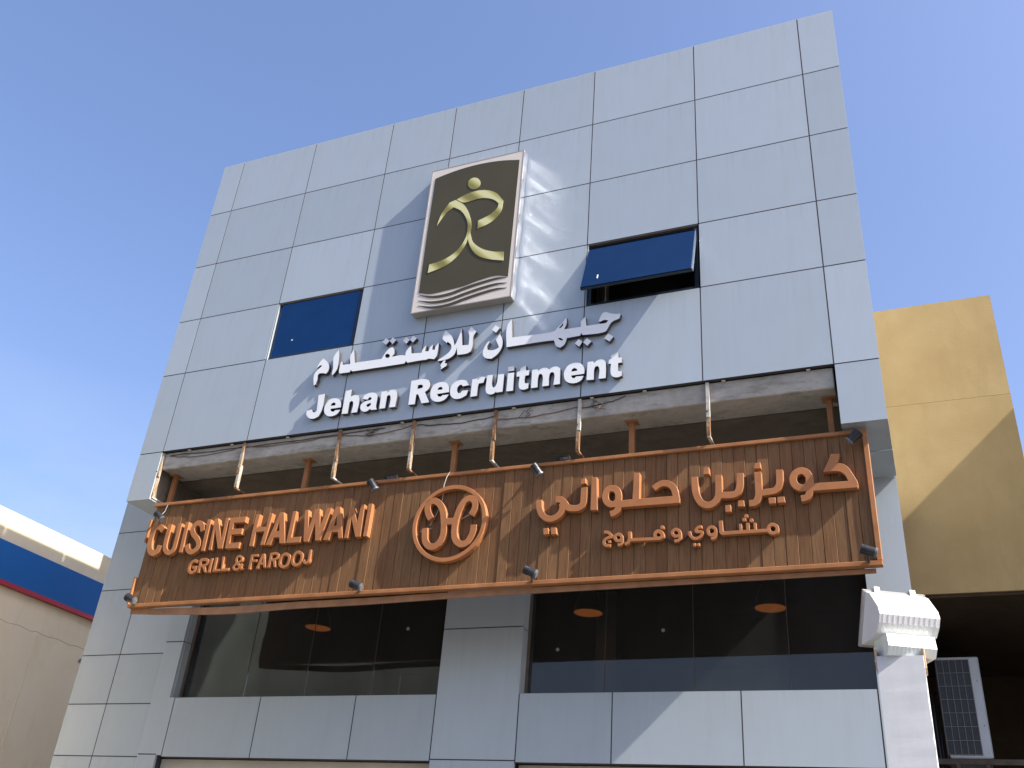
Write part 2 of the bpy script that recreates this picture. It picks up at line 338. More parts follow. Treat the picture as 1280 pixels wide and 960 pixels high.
# ------------------------------------------------------------------ traced outlines (metres * 1000 on the wall plane: x, z pairs)
DATA = {
 'main_latin': [
  ('C', [[-8061,5025,-8085,5033,-8113,5050,-8137,5072,-8149,5089,-8162,5117,-8172,5149,-8179,5185,-8183,5221,-8183,5261,-8179,5305,-8172,5337,-8162,5365,-8152,5381,-8133,5400,-8109,5412,-8085,5417,-8061,5416,-8029,5404,-8005,5387,-7974,5357,-8021,5307,-8053,5337,-8069,5346,-8085,5347,-8093,5342,-8100,5333,-8111,5293,-8114,5241,-8108,5181,-8093,5133,-8084,5117,-8073,5106,-8057,5097,-8041,5092,-8033,5094,-8028,5101,-8017,5154,-7952,5141,-7950,5137,-7964,5073,-7972,5057,-7981,5047,-7997,5034,-8013,5027,-8037,5022]]),
  ('U', [[-7839,5021,-7867,5034,-7893,5053,-7916,5081,-7928,5109,-7935,5145,-7938,5193,-7939,5289,-7936,5397,-7883,5397,-7880,5393,-7883,5241,-7881,5173,-7877,5137,-7871,5117,-7859,5099,-7839,5082,-7819,5074,-7807,5077,-7798,5085,-7791,5097,-7788,5113,-7786,5193,-7791,5397,-7739,5399,-7736,5397,-7736,5393,-7731,5197,-7731,5121,-7734,5093,-7739,5077,-7749,5057,-7772,5033,-7799,5020,-7815,5018]]),
  ('I', [[-7686,5410,-7636,5406,-7627,5039,-7678,5040]]),
  ('S', [[-7512,5006,-7528,5011,-7552,5023,-7580,5046,-7596,5074,-7608,5122,-7552,5139,-7534,5086,-7516,5072,-7496,5065,-7484,5066,-7469,5074,-7460,5084,-7452,5098,-7450,5110,-7451,5118,-7465,5146,-7488,5173,-7540,5214,-7555,5230,-7581,5270,-7591,5302,-7593,5318,-7589,5338,-7581,5358,-7565,5382,-7540,5404,-7524,5410,-7500,5413,-7484,5411,-7460,5403,-7444,5394,-7426,5378,-7409,5358,-7398,5338,-7383,5286,-7388,5283,-7441,5270,-7456,5318,-7476,5342,-7492,5351,-7504,5352,-7512,5350,-7520,5342,-7529,5326,-7532,5318,-7530,5306,-7515,5278,-7500,5260,-7447,5218,-7424,5192,-7398,5150,-7390,5118,-7390,5098,-7397,5074,-7410,5050,-7423,5034,-7444,5018,-7468,5008,-7484,5004]]),
  ('I', [[-7374,5413,-7324,5411,-7314,5036,-7365,5037]]),
  ('N', [[-7269,5414,-7226,5415,-7114,5158,-7120,5410,-7075,5411,-7069,5045,-7133,5046,-7240,5293,-7218,5040,-7263,5041]]),
  ('E', [[-7056,5405,-6837,5406,-6836,5338,-6990,5339,-6988,5268,-6851,5265,-6850,5198,-6988,5201,-6987,5100,-6843,5103,-6845,5034,-7032,5040]]),
  ('H', [[-6705,5417,-6650,5416,-6658,5263,-6534,5260,-6525,5415,-6481,5414,-6506,5047,-6562,5048,-6545,5207,-6657,5206,-6656,5044,-6710,5046]]),
  ('A', [[-6388,5414,-6332,5412,-6235,5046,-6311,5049,-6328,5121,-6402,5121,-6429,5041,-6492,5042], [-6372,5313,-6345,5196,-6393,5195]]),
  ('L', [[-6214,5413,-6168,5412,-6170,5109,-6043,5107,-6045,5043,-6225,5047]]),
  ('W', [[-6059,5415,-6011,5413,-5968,5199,-5924,5415,-5866,5413,-5824,5210,-5774,5414,-5720,5412,-5791,5047,-5854,5048,-5898,5262,-5939,5044,-6002,5047]]),
  ('A', [[-5664,5415,-5607,5414,-5513,5051,-5569,5052,-5585,5126,-5664,5128,-5684,5044,-5756,5046], [-5638,5315,-5616,5202,-5657,5199]]),
  ('N', [[-5487,5392,-5442,5396,-5367,5219,-5350,5415,-5306,5415,-5298,5051,-5358,5052,-5446,5268,-5452,5049,-5497,5049]]),
  ('I', [[-5261,5416,-5212,5415,-5216,5051,-5267,5052]]),
 ],
 'small_latin': [
  ('G', [[-7448,4777,-7460,4782,-7475,4792,-7486,4804,-7495,4819,-7501,4846,-7500,4867,-7497,4885,-7485,4912,-7475,4926,-7466,4934,-7451,4942,-7439,4945,-7421,4946,-7406,4944,-7371,4927,-7371,4924,-7385,4898,-7388,4896,-7418,4911,-7433,4910,-7445,4906,-7455,4894,-7463,4876,-7466,4855,-7464,4837,-7457,4824,-7445,4813,-7433,4810,-7421,4812,-7412,4817,-7407,4822,-7406,4834,-7435,4837,-7441,4867,-7439,4869,-7376,4868,-7373,4867,-7371,4855,-7372,4816,-7375,4807,-7380,4798,-7399,4783,-7421,4776]]),
  ('R', [[-7350,4784,-7352,4788,-7359,4941,-7356,4942,-7344,4943,-7343,4950,-7341,4950,-7287,4953,-7263,4949,-7241,4938,-7232,4929,-7224,4917,-7222,4905,-7223,4890,-7227,4878,-7233,4868,-7242,4860,-7254,4854,-7256,4851,-7223,4785,-7254,4782,-7296,4844,-7299,4845,-7320,4844,-7322,4842,-7320,4786], [-7323,4878,-7290,4879,-7268,4884,-7257,4892,-7256,4905,-7265,4914,-7281,4919,-7323,4918,-7325,4914]]),
  ('I', [[-7206,4942,-7175,4943,-7171,4781,-7207,4779]]),
  ('L', [[-7143,4948,-7111,4948,-7109,4812,-7041,4812,-7039,4786,-7143,4785]]),
  ('L', [[-7051,4952,-7021,4951,-7013,4815,-6922,4816,-6921,4784,-7031,4785]]),
  ('ampersand', [[-6847,4780,-6856,4784,-6868,4793,-6877,4805,-6881,4816,-6881,4828,-6875,4840,-6850,4868,-6858,4882,-6862,4894,-6865,4912,-6864,4924,-6857,4940,-6844,4950,-6826,4956,-6808,4955,-6790,4947,-6775,4935,-6768,4924,-6764,4910,-6766,4894,-6772,4882,-6784,4871,-6800,4862,-6802,4858,-6781,4839,-6772,4860,-6748,4850,-6759,4820,-6739,4802,-6738,4798,-6754,4781,-6757,4780,-6775,4797,-6778,4797,-6793,4787,-6808,4780,-6823,4778], [-6842,4808,-6832,4805,-6820,4806,-6811,4808,-6798,4816,-6829,4846,-6832,4845,-6847,4832,-6854,4822,-6852,4816], [-6827,4882,-6823,4881,-6802,4892,-6796,4897,-6792,4904,-6792,4910,-6794,4916,-6802,4922,-6814,4928,-6820,4929,-6829,4926,-6835,4922,-6837,4918,-6835,4900]]),
  ('F', [[-6663,4949,-6567,4951,-6567,4923,-6630,4923,-6630,4889,-6568,4890,-6569,4863,-6631,4862,-6632,4783,-6665,4783]]),
  ('A', [[-6518,4949,-6485,4949,-6432,4791,-6464,4789,-6477,4825,-6520,4824,-6525,4784,-6565,4784], [-6500,4900,-6487,4851,-6512,4851]]),
  ('R', [[-6329,4785,-6359,4857,-6381,4856,-6384,4790,-6386,4788,-6413,4786,-6416,4790,-6412,4948,-6410,4951,-6359,4957,-6338,4956,-6311,4947,-6299,4938,-6293,4930,-6290,4922,-6289,4912,-6296,4888,-6305,4875,-6322,4864,-6324,4862,-6299,4786], [-6381,4888,-6380,4886,-6377,4886,-6356,4887,-6332,4892,-6323,4900,-6319,4916,-6326,4922,-6341,4927,-6356,4928,-6377,4926,-6380,4924]]),
  ('O', [[-6215,4768,-6227,4771,-6245,4779,-6266,4795,-6277,4813,-6280,4825,-6283,4843,-6282,4864,-6278,4882,-6271,4903,-6264,4915,-6254,4927,-6245,4934,-6230,4941,-6218,4943,-6206,4943,-6188,4938,-6167,4928,-6155,4919,-6148,4912,-6139,4894,-6135,4879,-6133,4858,-6134,4837,-6140,4816,-6147,4801,-6157,4786,-6167,4778,-6185,4770,-6197,4767], [-6215,4801,-6206,4800,-6194,4801,-6185,4805,-6180,4810,-6174,4819,-6169,4834,-6166,4858,-6170,4882,-6176,4894,-6191,4904,-6206,4909,-6215,4910,-6228,4906,-6239,4893,-6248,4867,-6250,4846,-6248,4831,-6243,4819,-6230,4808]]),
  ('O', [[-6059,4778,-6071,4781,-6086,4789,-6098,4798,-6110,4811,-6119,4832,-6123,4862,-6119,4892,-6112,4910,-6102,4928,-6082,4946,-6068,4952,-6056,4954,-6044,4953,-6023,4946,-6002,4934,-5993,4926,-5985,4914,-5978,4896,-5975,4862,-5982,4826,-5989,4808,-5998,4796,-6008,4788,-6026,4780,-6038,4778], [-6059,4812,-6047,4810,-6035,4812,-6026,4816,-6020,4820,-6012,4838,-6007,4866,-6010,4886,-6018,4904,-6035,4916,-6056,4921,-6068,4917,-6079,4904,-6088,4884,-6091,4862,-6089,4844,-6083,4830,-6074,4820]]),
  ('J', [[-5941,4797,-5956,4805,-5964,4812,-5970,4821,-5976,4839,-5972,4842,-5950,4850,-5947,4848,-5942,4833,-5938,4829,-5926,4824,-5920,4829,-5915,4839,-5913,4854,-5912,4953,-5884,4954,-5883,4950,-5882,4875,-5884,4845,-5887,4827,-5895,4812,-5908,4800,-5923,4794]]),
 ],
 'emblem': [
  ('ring', [[-3866,5123,-3869,5169,-3877,5215,-3890,5259,-3907,5302,-3930,5342,-3956,5380,-3987,5414,-4022,5445,-4059,5472,-4100,5494,-4142,5512,-4187,5525,-4232,5532,-4278,5535,-4325,5532,-4370,5525,-4415,5512,-4457,5494,-4498,5472,-4535,5445,-4570,5414,-4601,5380,-4627,5342,-4650,5302,-4668,5259,-4680,5215,-4688,5169,-4691,5123,-4688,5077,-4680,5031,-4668,4987,-4650,4944,-4627,4904,-4601,4866,-4570,4832,-4535,4801,-4498,4774,-4457,4752,-4415,4734,-4370,4721,-4325,4714,-4278,4711,-4232,4714,-4187,4721,-4142,4734,-4100,4752,-4059,4774,-4022,4801,-3987,4832,-3956,4866,-3930,4904,-3907,4944,-3890,4987,-3877,5031,-3869,5077], [-3908,5123,-3911,5164,-3918,5205,-3929,5245,-3945,5284,-3965,5320,-3989,5354,-4017,5385,-4048,5412,-4082,5436,-4118,5456,-4156,5472,-4196,5484,-4237,5491,-4278,5493,-4320,5491,-4361,5484,-4401,5472,-4439,5456,-4475,5436,-4509,5412,-4540,5385,-4568,5354,-4592,5320,-4612,5284,-4628,5245,-4639,5205,-4646,5164,-4649,5123,-4646,5082,-4639,5041,-4628,5001,-4612,4962,-4592,4926,-4568,4892,-4540,4861,-4509,4834,-4475,4810,-4439,4790,-4401,4774,-4361,4762,-4320,4755,-4278,4753,-4237,4755,-4196,4762,-4156,4774,-4118,4790,-4082,4810,-4048,4834,-4017,4861,-3989,4892,-3965,4926,-3945,4962,-3929,5001,-3918,5041,-3911,5082]]),
  ('monogram', [[-4454,4847,-4478,4854,-4502,4867,-4526,4887,-4547,4915,-4560,4943,-4566,4967,-4580,5079,-4574,5081,-4514,5088,-4512,5087,-4500,4983,-4496,4967,-4486,4947,-4470,4928,-4450,4916,-4430,4913,-4414,4918,-4394,4934,-4379,4955,-4369,4979,-4363,5003,-4362,5039,-4366,5099,-4382,5195,-4398,5255,-4410,5279,-4426,5302,-4442,5321,-4462,5338,-4478,5346,-4494,5346,-4505,5339,-4510,5327,-4511,5311,-4509,5295,-4495,5255,-4462,5203,-4463,5199,-4518,5164,-4546,5207,-4561,5235,-4571,5263,-4578,5291,-4580,5319,-4576,5343,-4570,5362,-4558,5383,-4546,5395,-4534,5403,-4510,5412,-4494,5415,-4462,5412,-4426,5396,-4402,5378,-4382,5357,-4362,5330,-4343,5299,-4323,5247,-4308,5175,-4238,5173,-4235,5175,-4219,5243,-4200,5295,-4176,5343,-4154,5371,-4134,5387,-4118,5396,-4094,5404,-4078,5406,-4046,5402,-4026,5393,-4010,5383,-3995,5367,-3986,5352,-3977,5331,-3971,5307,-3970,5279,-3973,5255,-3977,5235,-3988,5211,-4010,5172,-4067,5203,-4068,5207,-4047,5243,-4041,5259,-4038,5287,-4041,5311,-4050,5327,-4066,5337,-4082,5338,-4102,5327,-4114,5315,-4126,5295,-4153,5227,-4170,5151,-4176,5075,-4174,5011,-4169,4987,-4160,4963,-4150,4946,-4135,4931,-4118,4920,-4102,4916,-4086,4919,-4074,4927,-4062,4945,-4045,4979,-4033,5019,-4032,5079,-3966,5080,-3964,5023,-3970,4991,-3987,4943,-4004,4911,-4019,4887,-4034,4872,-4054,4859,-4074,4852,-4098,4849,-4118,4850,-4142,4856,-4178,4879,-4198,4898,-4210,4914,-4223,4939,-4233,4967,-4243,5019,-4244,5103,-4294,5104,-4298,5103,-4294,5039,-4296,4991,-4306,4951,-4320,4919,-4346,4885,-4382,4858,-4414,4846]]),
 ],
 'main_arabic': [
  ('yeh_noon', [[-3206,5045,-3238,5056,-3260,5070,-3290,5097,-3309,5122,-3326,5158,-3338,5198,-3342,5226,-3344,5278,-3342,5280,-3286,5283,-3283,5282,-3277,5210,-3267,5178,-3255,5154,-3236,5130,-3214,5114,-3190,5105,-3170,5106,-3150,5112,-3134,5120,-3122,5130,-3109,5146,-3102,5162,-3097,5186,-3103,5218,-3093,5222,-3089,5226,-3106,5238,-3138,5239,-3142,5241,-3142,5302,-3118,5304,-3098,5303,-3082,5299,-3066,5290,-3050,5277,-3027,5254,-3001,5214,-2990,5204,-2950,5195,-2910,5195,-2894,5206,-2888,5214,-2885,5226,-2884,5370,-2822,5372,-2820,5370,-2818,5306,-2819,5246,-2821,5214,-2832,5182,-2842,5166,-2854,5154,-2870,5143,-2886,5135,-2902,5131,-2930,5129,-2966,5132,-2998,5138,-3022,5148,-3038,5158,-3046,5133,-3059,5110,-3079,5086,-3098,5070,-3122,5056,-3150,5046,-3174,5043]]),
  ('dot', [[-2886,5461,-2841,5469,-2836,5414,-2888,5408]]),
  ('alef', [[-2780,5468,-2725,5466,-2710,5125,-2780,5129]]),
  ('dot', [[-3252,4981,-3199,4982,-3189,4919,-3244,4916]]),
  ('dot', [[-3174,4981,-3120,4981,-3110,4914,-3167,4913]]),
  ('hah_lam_waw', [[-2576,5043,-2590,5100,-2584,5104,-2560,5109,-2552,5114,-2544,5122,-2537,5136,-2540,5139,-2572,5137,-2600,5145,-2632,5166,-2650,5188,-2662,5216,-2668,5256,-2664,5296,-2654,5324,-2647,5336,-2636,5348,-2608,5364,-2592,5368,-2568,5369,-2540,5362,-2520,5351,-2506,5340,-2495,5328,-2486,5312,-2477,5288,-2472,5260,-2471,5240,-2473,5216,-2472,5203,-2368,5204,-2356,5468,-2352,5471,-2300,5469,-2297,5464,-2300,5203,-1988,5201,-1985,5204,-1986,5212,-2000,5262,-2012,5280,-2032,5297,-2056,5306,-2080,5307,-2104,5298,-2144,5271,-2148,5271,-2180,5316,-2180,5320,-2140,5349,-2112,5362,-2092,5368,-2072,5370,-2048,5368,-2024,5361,-2004,5352,-1984,5338,-1964,5319,-1950,5300,-1939,5276,-1925,5224,-1921,5184,-1916,5180,-1917,5128,-1920,5126,-2472,5130,-2475,5128,-2481,5108,-2491,5088,-2508,5070,-2536,5052], [-2574,5204,-2560,5201,-2548,5206,-2541,5216,-2537,5232,-2540,5272,-2544,5284,-2556,5298,-2576,5304,-2588,5302,-2596,5296,-2601,5280,-2603,5256,-2601,5240,-2596,5224,-2588,5214]]),
  ('beh_noon', [[-1680,5051,-1712,5064,-1744,5088,-1762,5112,-1782,5152,-1798,5204,-1805,5252,-1808,5368,-1805,5372,-1745,5372,-1741,5256,-1735,5216,-1726,5184,-1712,5152,-1698,5132,-1676,5117,-1656,5112,-1636,5117,-1620,5128,-1601,5152,-1592,5172,-1587,5240,-1586,5368,-1524,5368,-1525,5200,-1512,5197,-1460,5193,-1424,5195,-1412,5206,-1404,5220,-1396,5256,-1390,5368,-1332,5367,-1328,5365,-1331,5268,-1336,5224,-1348,5188,-1360,5168,-1372,5155,-1396,5138,-1424,5130,-1476,5130,-1536,5135,-1563,5096,-1594,5068,-1616,5056,-1632,5051,-1656,5048]]),
  ('dot', [[-1687,5456,-1640,5456,-1638,5389,-1695,5388]]),
  ('dot', [[-1387,5099,-1336,5098,-1332,5039,-1392,5043]]),
  ('dot', [[-1504,5062,-1456,5066,-1451,4999,-1503,4999]]),
  ('yeh_zain', [[-1293,5035,-1292,5092,-1290,5096,-1265,5095,-1253,5098,-1243,5116,-1234,5144,-1231,5180,-1232,5360,-1229,5363,-1177,5364,-1173,5364,-1170,5360,-1169,5192,-1165,5189,-1081,5194,-1073,5197,-1061,5206,-1050,5224,-1044,5248,-1040,5364,-1037,5366,-981,5364,-978,5360,-980,5288,-985,5224,-998,5188,-1015,5164,-1037,5146,-1061,5136,-1117,5129,-1173,5126,-1191,5080,-1201,5062,-1213,5050,-1229,5040,-1249,5034]]),
  ('dot', [[-1223,5452,-1174,5455,-1170,5396,-1233,5399]]),
  ('dot', [[-1121,5102,-1061,5102,-1059,5046,-1119,5045]]),
  ('dot', [[-1043,5102,-984,5102,-978,5046,-1045,5047]]),
  ('kaf_waw', [[-838,5039,-841,5041,-845,5097,-842,5100,-818,5102,-806,5107,-795,5133,-798,5137,-814,5135,-838,5137,-862,5146,-896,5169,-915,5193,-927,5225,-930,5265,-922,5301,-906,5329,-890,5344,-878,5353,-854,5364,-838,5368,-810,5368,-794,5363,-774,5352,-758,5338,-747,5325,-730,5289,-724,5253,-727,5221,-726,5204,-442,5197,-440,5201,-442,5213,-454,5249,-474,5276,-494,5291,-514,5298,-550,5302,-634,5302,-638,5305,-556,5469,-485,5465,-517,5377,-514,5374,-482,5370,-458,5359,-434,5337,-417,5313,-363,5189,-358,5161,-366,5132,-370,5129,-730,5132,-734,5129,-748,5085,-766,5060,-778,5052,-798,5044], [-824,5201,-810,5202,-799,5213,-792,5229,-789,5253,-792,5269,-802,5289,-814,5300,-826,5304,-842,5298,-855,5289,-863,5273,-866,5253,-862,5233,-855,5221,-842,5209]]),
 ],
 'small_arabic': [
  ('jeem', [[-2596,4751,-2617,4753,-2635,4760,-2644,4769,-2654,4787,-2656,4802,-2655,4814,-2647,4830,-2635,4842,-2623,4850,-2590,4862,-2602,4876,-2611,4882,-2644,4886,-2645,4889,-2641,4915,-2611,4912,-2590,4904,-2574,4889,-2551,4856,-2560,4848,-2558,4838,-2560,4836,-2605,4826,-2619,4817,-2626,4808,-2626,4796,-2620,4785,-2608,4782,-2573,4778,-2570,4775,-2575,4749]]),
  ('dot', [[-2603,4815,-2574,4814,-2570,4790,-2599,4789]]),
  ('waw', [[-2506,4751,-2509,4776,-2506,4779,-2485,4780,-2481,4785,-2478,4791,-2479,4794,-2491,4790,-2503,4789,-2512,4791,-2527,4798,-2539,4809,-2545,4818,-2550,4830,-2552,4845,-2548,4860,-2539,4870,-2521,4882,-2503,4885,-2491,4883,-2479,4877,-2462,4860,-2454,4842,-2448,4803,-2452,4779,-2463,4761,-2476,4753], [-2506,4821,-2500,4819,-2494,4821,-2485,4825,-2483,4830,-2485,4839,-2488,4845,-2503,4855,-2512,4852,-2521,4845,-2519,4833]]),
  ('feh_reh', [[-2434,4753,-2446,4782,-2422,4792,-2414,4806,-2410,4830,-2412,4884,-2410,4887,-2383,4888,-2379,4886,-2377,4820,-2169,4814,-2171,4844,-2166,4862,-2158,4872,-2146,4882,-2128,4888,-2110,4885,-2089,4873,-2077,4860,-2068,4841,-2066,4824,-2068,4814,-2073,4806,-2086,4794,-2107,4784,-2119,4783,-2137,4786,-2140,4784,-2383,4789,-2386,4788,-2392,4777,-2401,4766,-2410,4761], [-2120,4814,-2113,4815,-2104,4820,-2098,4825,-2098,4830,-2101,4839,-2107,4847,-2119,4854,-2128,4856,-2135,4850,-2139,4844,-2139,4832,-2136,4820,-2131,4817]]),
  ('dot', [[-2068,4906,-2070,4914,-2076,4921,-2083,4924,-2092,4924,-2099,4921,-2104,4914,-2106,4906,-2104,4898,-2099,4891,-2092,4888,-2083,4888,-2076,4891,-2070,4898]]),
  ('waw', [[-1976,4752,-1978,4755,-1976,4779,-1949,4779,-1940,4787,-1936,4797,-1937,4799,-1949,4794,-1961,4793,-1970,4795,-1985,4803,-1996,4815,-2003,4826,-2008,4839,-2008,4854,-2003,4866,-1991,4878,-1973,4888,-1958,4890,-1949,4888,-1934,4880,-1921,4869,-1913,4858,-1908,4842,-1907,4800,-1909,4788,-1914,4776,-1921,4767,-1930,4758,-1946,4751], [-1964,4824,-1958,4822,-1952,4824,-1942,4830,-1937,4836,-1939,4845,-1943,4850,-1952,4857,-1961,4861,-1973,4855,-1980,4848,-1976,4836]]),
  ('yeh', [[-1792,4760,-1807,4766,-1816,4771,-1836,4791,-1844,4809,-1850,4842,-1846,4845,-1825,4849,-1822,4845,-1815,4812,-1807,4800,-1795,4791,-1786,4788,-1774,4788,-1762,4791,-1747,4800,-1738,4812,-1734,4821,-1768,4822,-1780,4827,-1785,4833,-1789,4842,-1790,4854,-1787,4866,-1777,4881,-1762,4891,-1747,4895,-1722,4896,-1720,4869,-1750,4866,-1759,4860,-1762,4851,-1729,4848,-1714,4841,-1708,4833,-1706,4824,-1706,4815,-1711,4803,-1726,4782,-1741,4770,-1768,4760]]),
  ('dot', [[-1806,4729,-1780,4731,-1779,4702,-1804,4701]]),
  ('dot', [[-1769,4726,-1745,4728,-1743,4701,-1768,4700]]),
  ('waw', [[-1643,4750,-1646,4777,-1643,4779,-1628,4779,-1622,4782,-1625,4784,-1631,4781,-1640,4780,-1658,4788,-1670,4797,-1676,4806,-1680,4815,-1684,4842,-1680,4860,-1670,4875,-1652,4886,-1634,4888,-1613,4880,-1598,4868,-1587,4848,-1584,4827,-1586,4794,-1591,4779,-1598,4767,-1607,4757,-1616,4752], [-1642,4812,-1637,4811,-1628,4814,-1618,4821,-1614,4827,-1614,4839,-1618,4848,-1628,4856,-1637,4859,-1649,4854,-1654,4848,-1655,4842,-1652,4821]]),
  ('meem_sheen_alef', [[-1103,4757,-1118,4761,-1130,4767,-1141,4776,-1148,4786,-1151,4787,-1547,4788,-1568,4812,-1571,4923,-1568,4925,-1535,4926,-1532,4825,-1529,4822,-1394,4821,-1392,4824,-1393,4878,-1391,4881,-1368,4881,-1364,4821,-1331,4821,-1330,4884,-1328,4887,-1300,4884,-1300,4824,-1298,4820,-1265,4821,-1265,4878,-1265,4881,-1262,4882,-1244,4880,-1240,4878,-1240,4824,-1240,4821,-1238,4819,-1157,4818,-1154,4820,-1152,4833,-1146,4845,-1133,4860,-1115,4869,-1103,4870,-1094,4868,-1073,4858,-1057,4845,-1050,4830,-1048,4809,-1053,4785,-1062,4773,-1079,4761,-1088,4758], [-1108,4791,-1097,4788,-1085,4794,-1081,4800,-1079,4812,-1079,4821,-1083,4827,-1094,4835,-1106,4839,-1116,4833,-1123,4821,-1120,4800,-1115,4794]]),
  ('dot', [[-1307,4952,-1309,4960,-1314,4967,-1321,4970,-1329,4970,-1337,4967,-1342,4960,-1344,4952,-1342,4944,-1337,4938,-1329,4934,-1321,4934,-1314,4938,-1309,4944]]),
  ('dot', [[-1326,4919,-1328,4927,-1333,4934,-1340,4937,-1349,4937,-1356,4934,-1361,4927,-1363,4919,-1361,4911,-1356,4905,-1349,4901,-1340,4901,-1333,4905,-1328,4911]]),
  ('dot', [[-1263,4906,-1265,4914,-1270,4921,-1277,4924,-1285,4924,-1293,4921,-1298,4914,-1300,4906,-1298,4898,-1293,4892,-1285,4888,-1277,4888,-1270,4892,-1265,4898]]),
 ],
 'wall_arabic': [
  ('meem', [[-6204,6948,-6211,6978,-6219,7008,-6225,7038,-6230,7068,-6230,7078,-6231,7089,-6230,7099,-6228,7109,-6222,7122,-6214,7135,-6206,7146,-6196,7157,-6184,7170,-6170,7181,-6157,7192,-6143,7204,-6151,7218,-6156,7218,-6162,7218,-6167,7217,-6172,7216,-6181,7210,-6189,7202,-6197,7194,-6205,7186,-6205,7194,-6205,7202,-6205,7210,-6203,7218,-6199,7232,-6193,7246,-6186,7259,-6178,7271,-6170,7282,-6162,7291,-6152,7300,-6144,7310,-6129,7298,-6115,7287,-6101,7275,-6087,7262,-6075,7249,-6063,7235,-6052,7220,-6045,7204,-6039,7183,-6036,7162,-6037,7141,-6040,7121,-6044,7112,-6050,7104,-6057,7096,-6063,7088,-6075,7092,-6087,7096,-6100,7100,-6112,7103,-6124,7105,-6136,7106,-6148,7106,-6160,7107,-6176,7086,-6174,7071,-6172,7057,-6170,7043,-6169,7028,-6171,7011,-6174,6994,-6178,6976,-6181,6959]]),
  ('alef', [[-5948,7395,-5945,7391,-5943,7387,-5941,7383,-5939,7378,-5929,7335,-5922,7292,-5918,7248,-5916,7204,-5915,7183,-5915,7163,-5916,7142,-5921,7123,-5930,7103,-5942,7085,-5955,7068,-5968,7051,-5971,7056,-5974,7060,-5977,7065,-5979,7071,-5982,7091,-5980,7111,-5978,7132,-5978,7152,-5984,7192,-5993,7231,-6000,7271,-5998,7310,-5990,7333,-5977,7354,-5962,7374]]),
  ('seen_teh_qaf_dal', [[-5883,7219,-5865,7221,-5849,7176,-5750,7169,-5755,7200,-5762,7231,-5767,7262,-5766,7292,-5761,7312,-5752,7331,-5742,7349,-5732,7367,-5688,7177,-5333,7173,-5324,7191,-5315,7210,-5306,7228,-5296,7246,-5285,7262,-5273,7278,-5261,7292,-5246,7303,-5237,7307,-5227,7308,-5217,7309,-5207,7310,-5201,7302,-5194,7294,-5188,7286,-5183,7277,-5178,7262,-5176,7247,-5175,7231,-5173,7215,-5199,7179,-5162,7180,-5124,7182,-5087,7182,-5051,7177,-5044,7174,-5037,7171,-5031,7167,-5025,7164,-5024,7179,-5024,7194,-5022,7209,-5019,7223,-5008,7242,-4995,7258,-4980,7274,-4966,7290,-4947,7181,-4815,7169,-4814,7179,-4814,7189,-4813,7199,-4810,7208,-4802,7223,-4790,7237,-4778,7250,-4765,7263,-4774,7182,-4725,7174,-4725,7184,-4724,7194,-4723,7204,-4721,7213,-4714,7226,-4704,7237,-4694,7248,-4684,7259,-4684,7187,-4651,7182,-4650,7191,-4650,7201,-4649,7211,-4646,7220,-4639,7234,-4630,7246,-4620,7257,-4610,7269,-4610,7241,-4609,7212,-4609,7183,-4610,7155,-4611,7138,-4612,7121,-4615,7104,-4620,7088,-4625,7079,-4631,7072,-4638,7065,-4644,7057,-4663,7063,-4683,7069,-4702,7074,-4722,7075,-4725,7074,-4728,7072,-4731,7070,-4735,7069,-4754,7067,-4772,7067,-4792,7069,-4810,7069,-4831,7069,-4851,7069,-4871,7068,-4891,7068,-4914,7067,-4936,7066,-4959,7066,-4981,7065,-5004,7091,-5019,7062,-5059,7061,-5099,7061,-5138,7061,-5178,7061,-5309,7061,-5440,7062,-5571,7062,-5702,7063,-5726,7087,-5736,7058,-5874,7061,-5876,7065,-5880,7068,-5882,7072,-5884,7076,-5890,7111,-5889,7147,-5886,7183], [-5227,7196,-5227,7192,-5228,7188,-5229,7184,-5230,7180,-5234,7178,-5237,7175,-5241,7173,-5245,7172,-5250,7172,-5255,7172,-5260,7173,-5264,7175,-5269,7178,-5274,7181,-5278,7184,-5282,7188,-5285,7192,-5288,7197,-5290,7201,-5291,7206,-5291,7210,-5290,7214,-5289,7218,-5288,7222,-5284,7225,-5281,7227,-5277,7229,-5273,7230,-5268,7231,-5263,7230,-5258,7229,-5253,7227,-5248,7224,-5244,7221,-5239,7218,-5236,7214,-5232,7210,-5230,7205,-5228,7201]]),
  ('dot', [[-5360,7410,-5317,7452,-5264,7406,-5305,7357]]),
  ('dot', [[-5259,7401,-5229,7449,-5177,7401,-5216,7354]]),
  ('dot', [[-5082,7378,-5048,7421,-4996,7373,-5034,7329]]),
  ('dot', [[-4990,7372,-4961,7424,-4904,7380,-4948,7332]]),
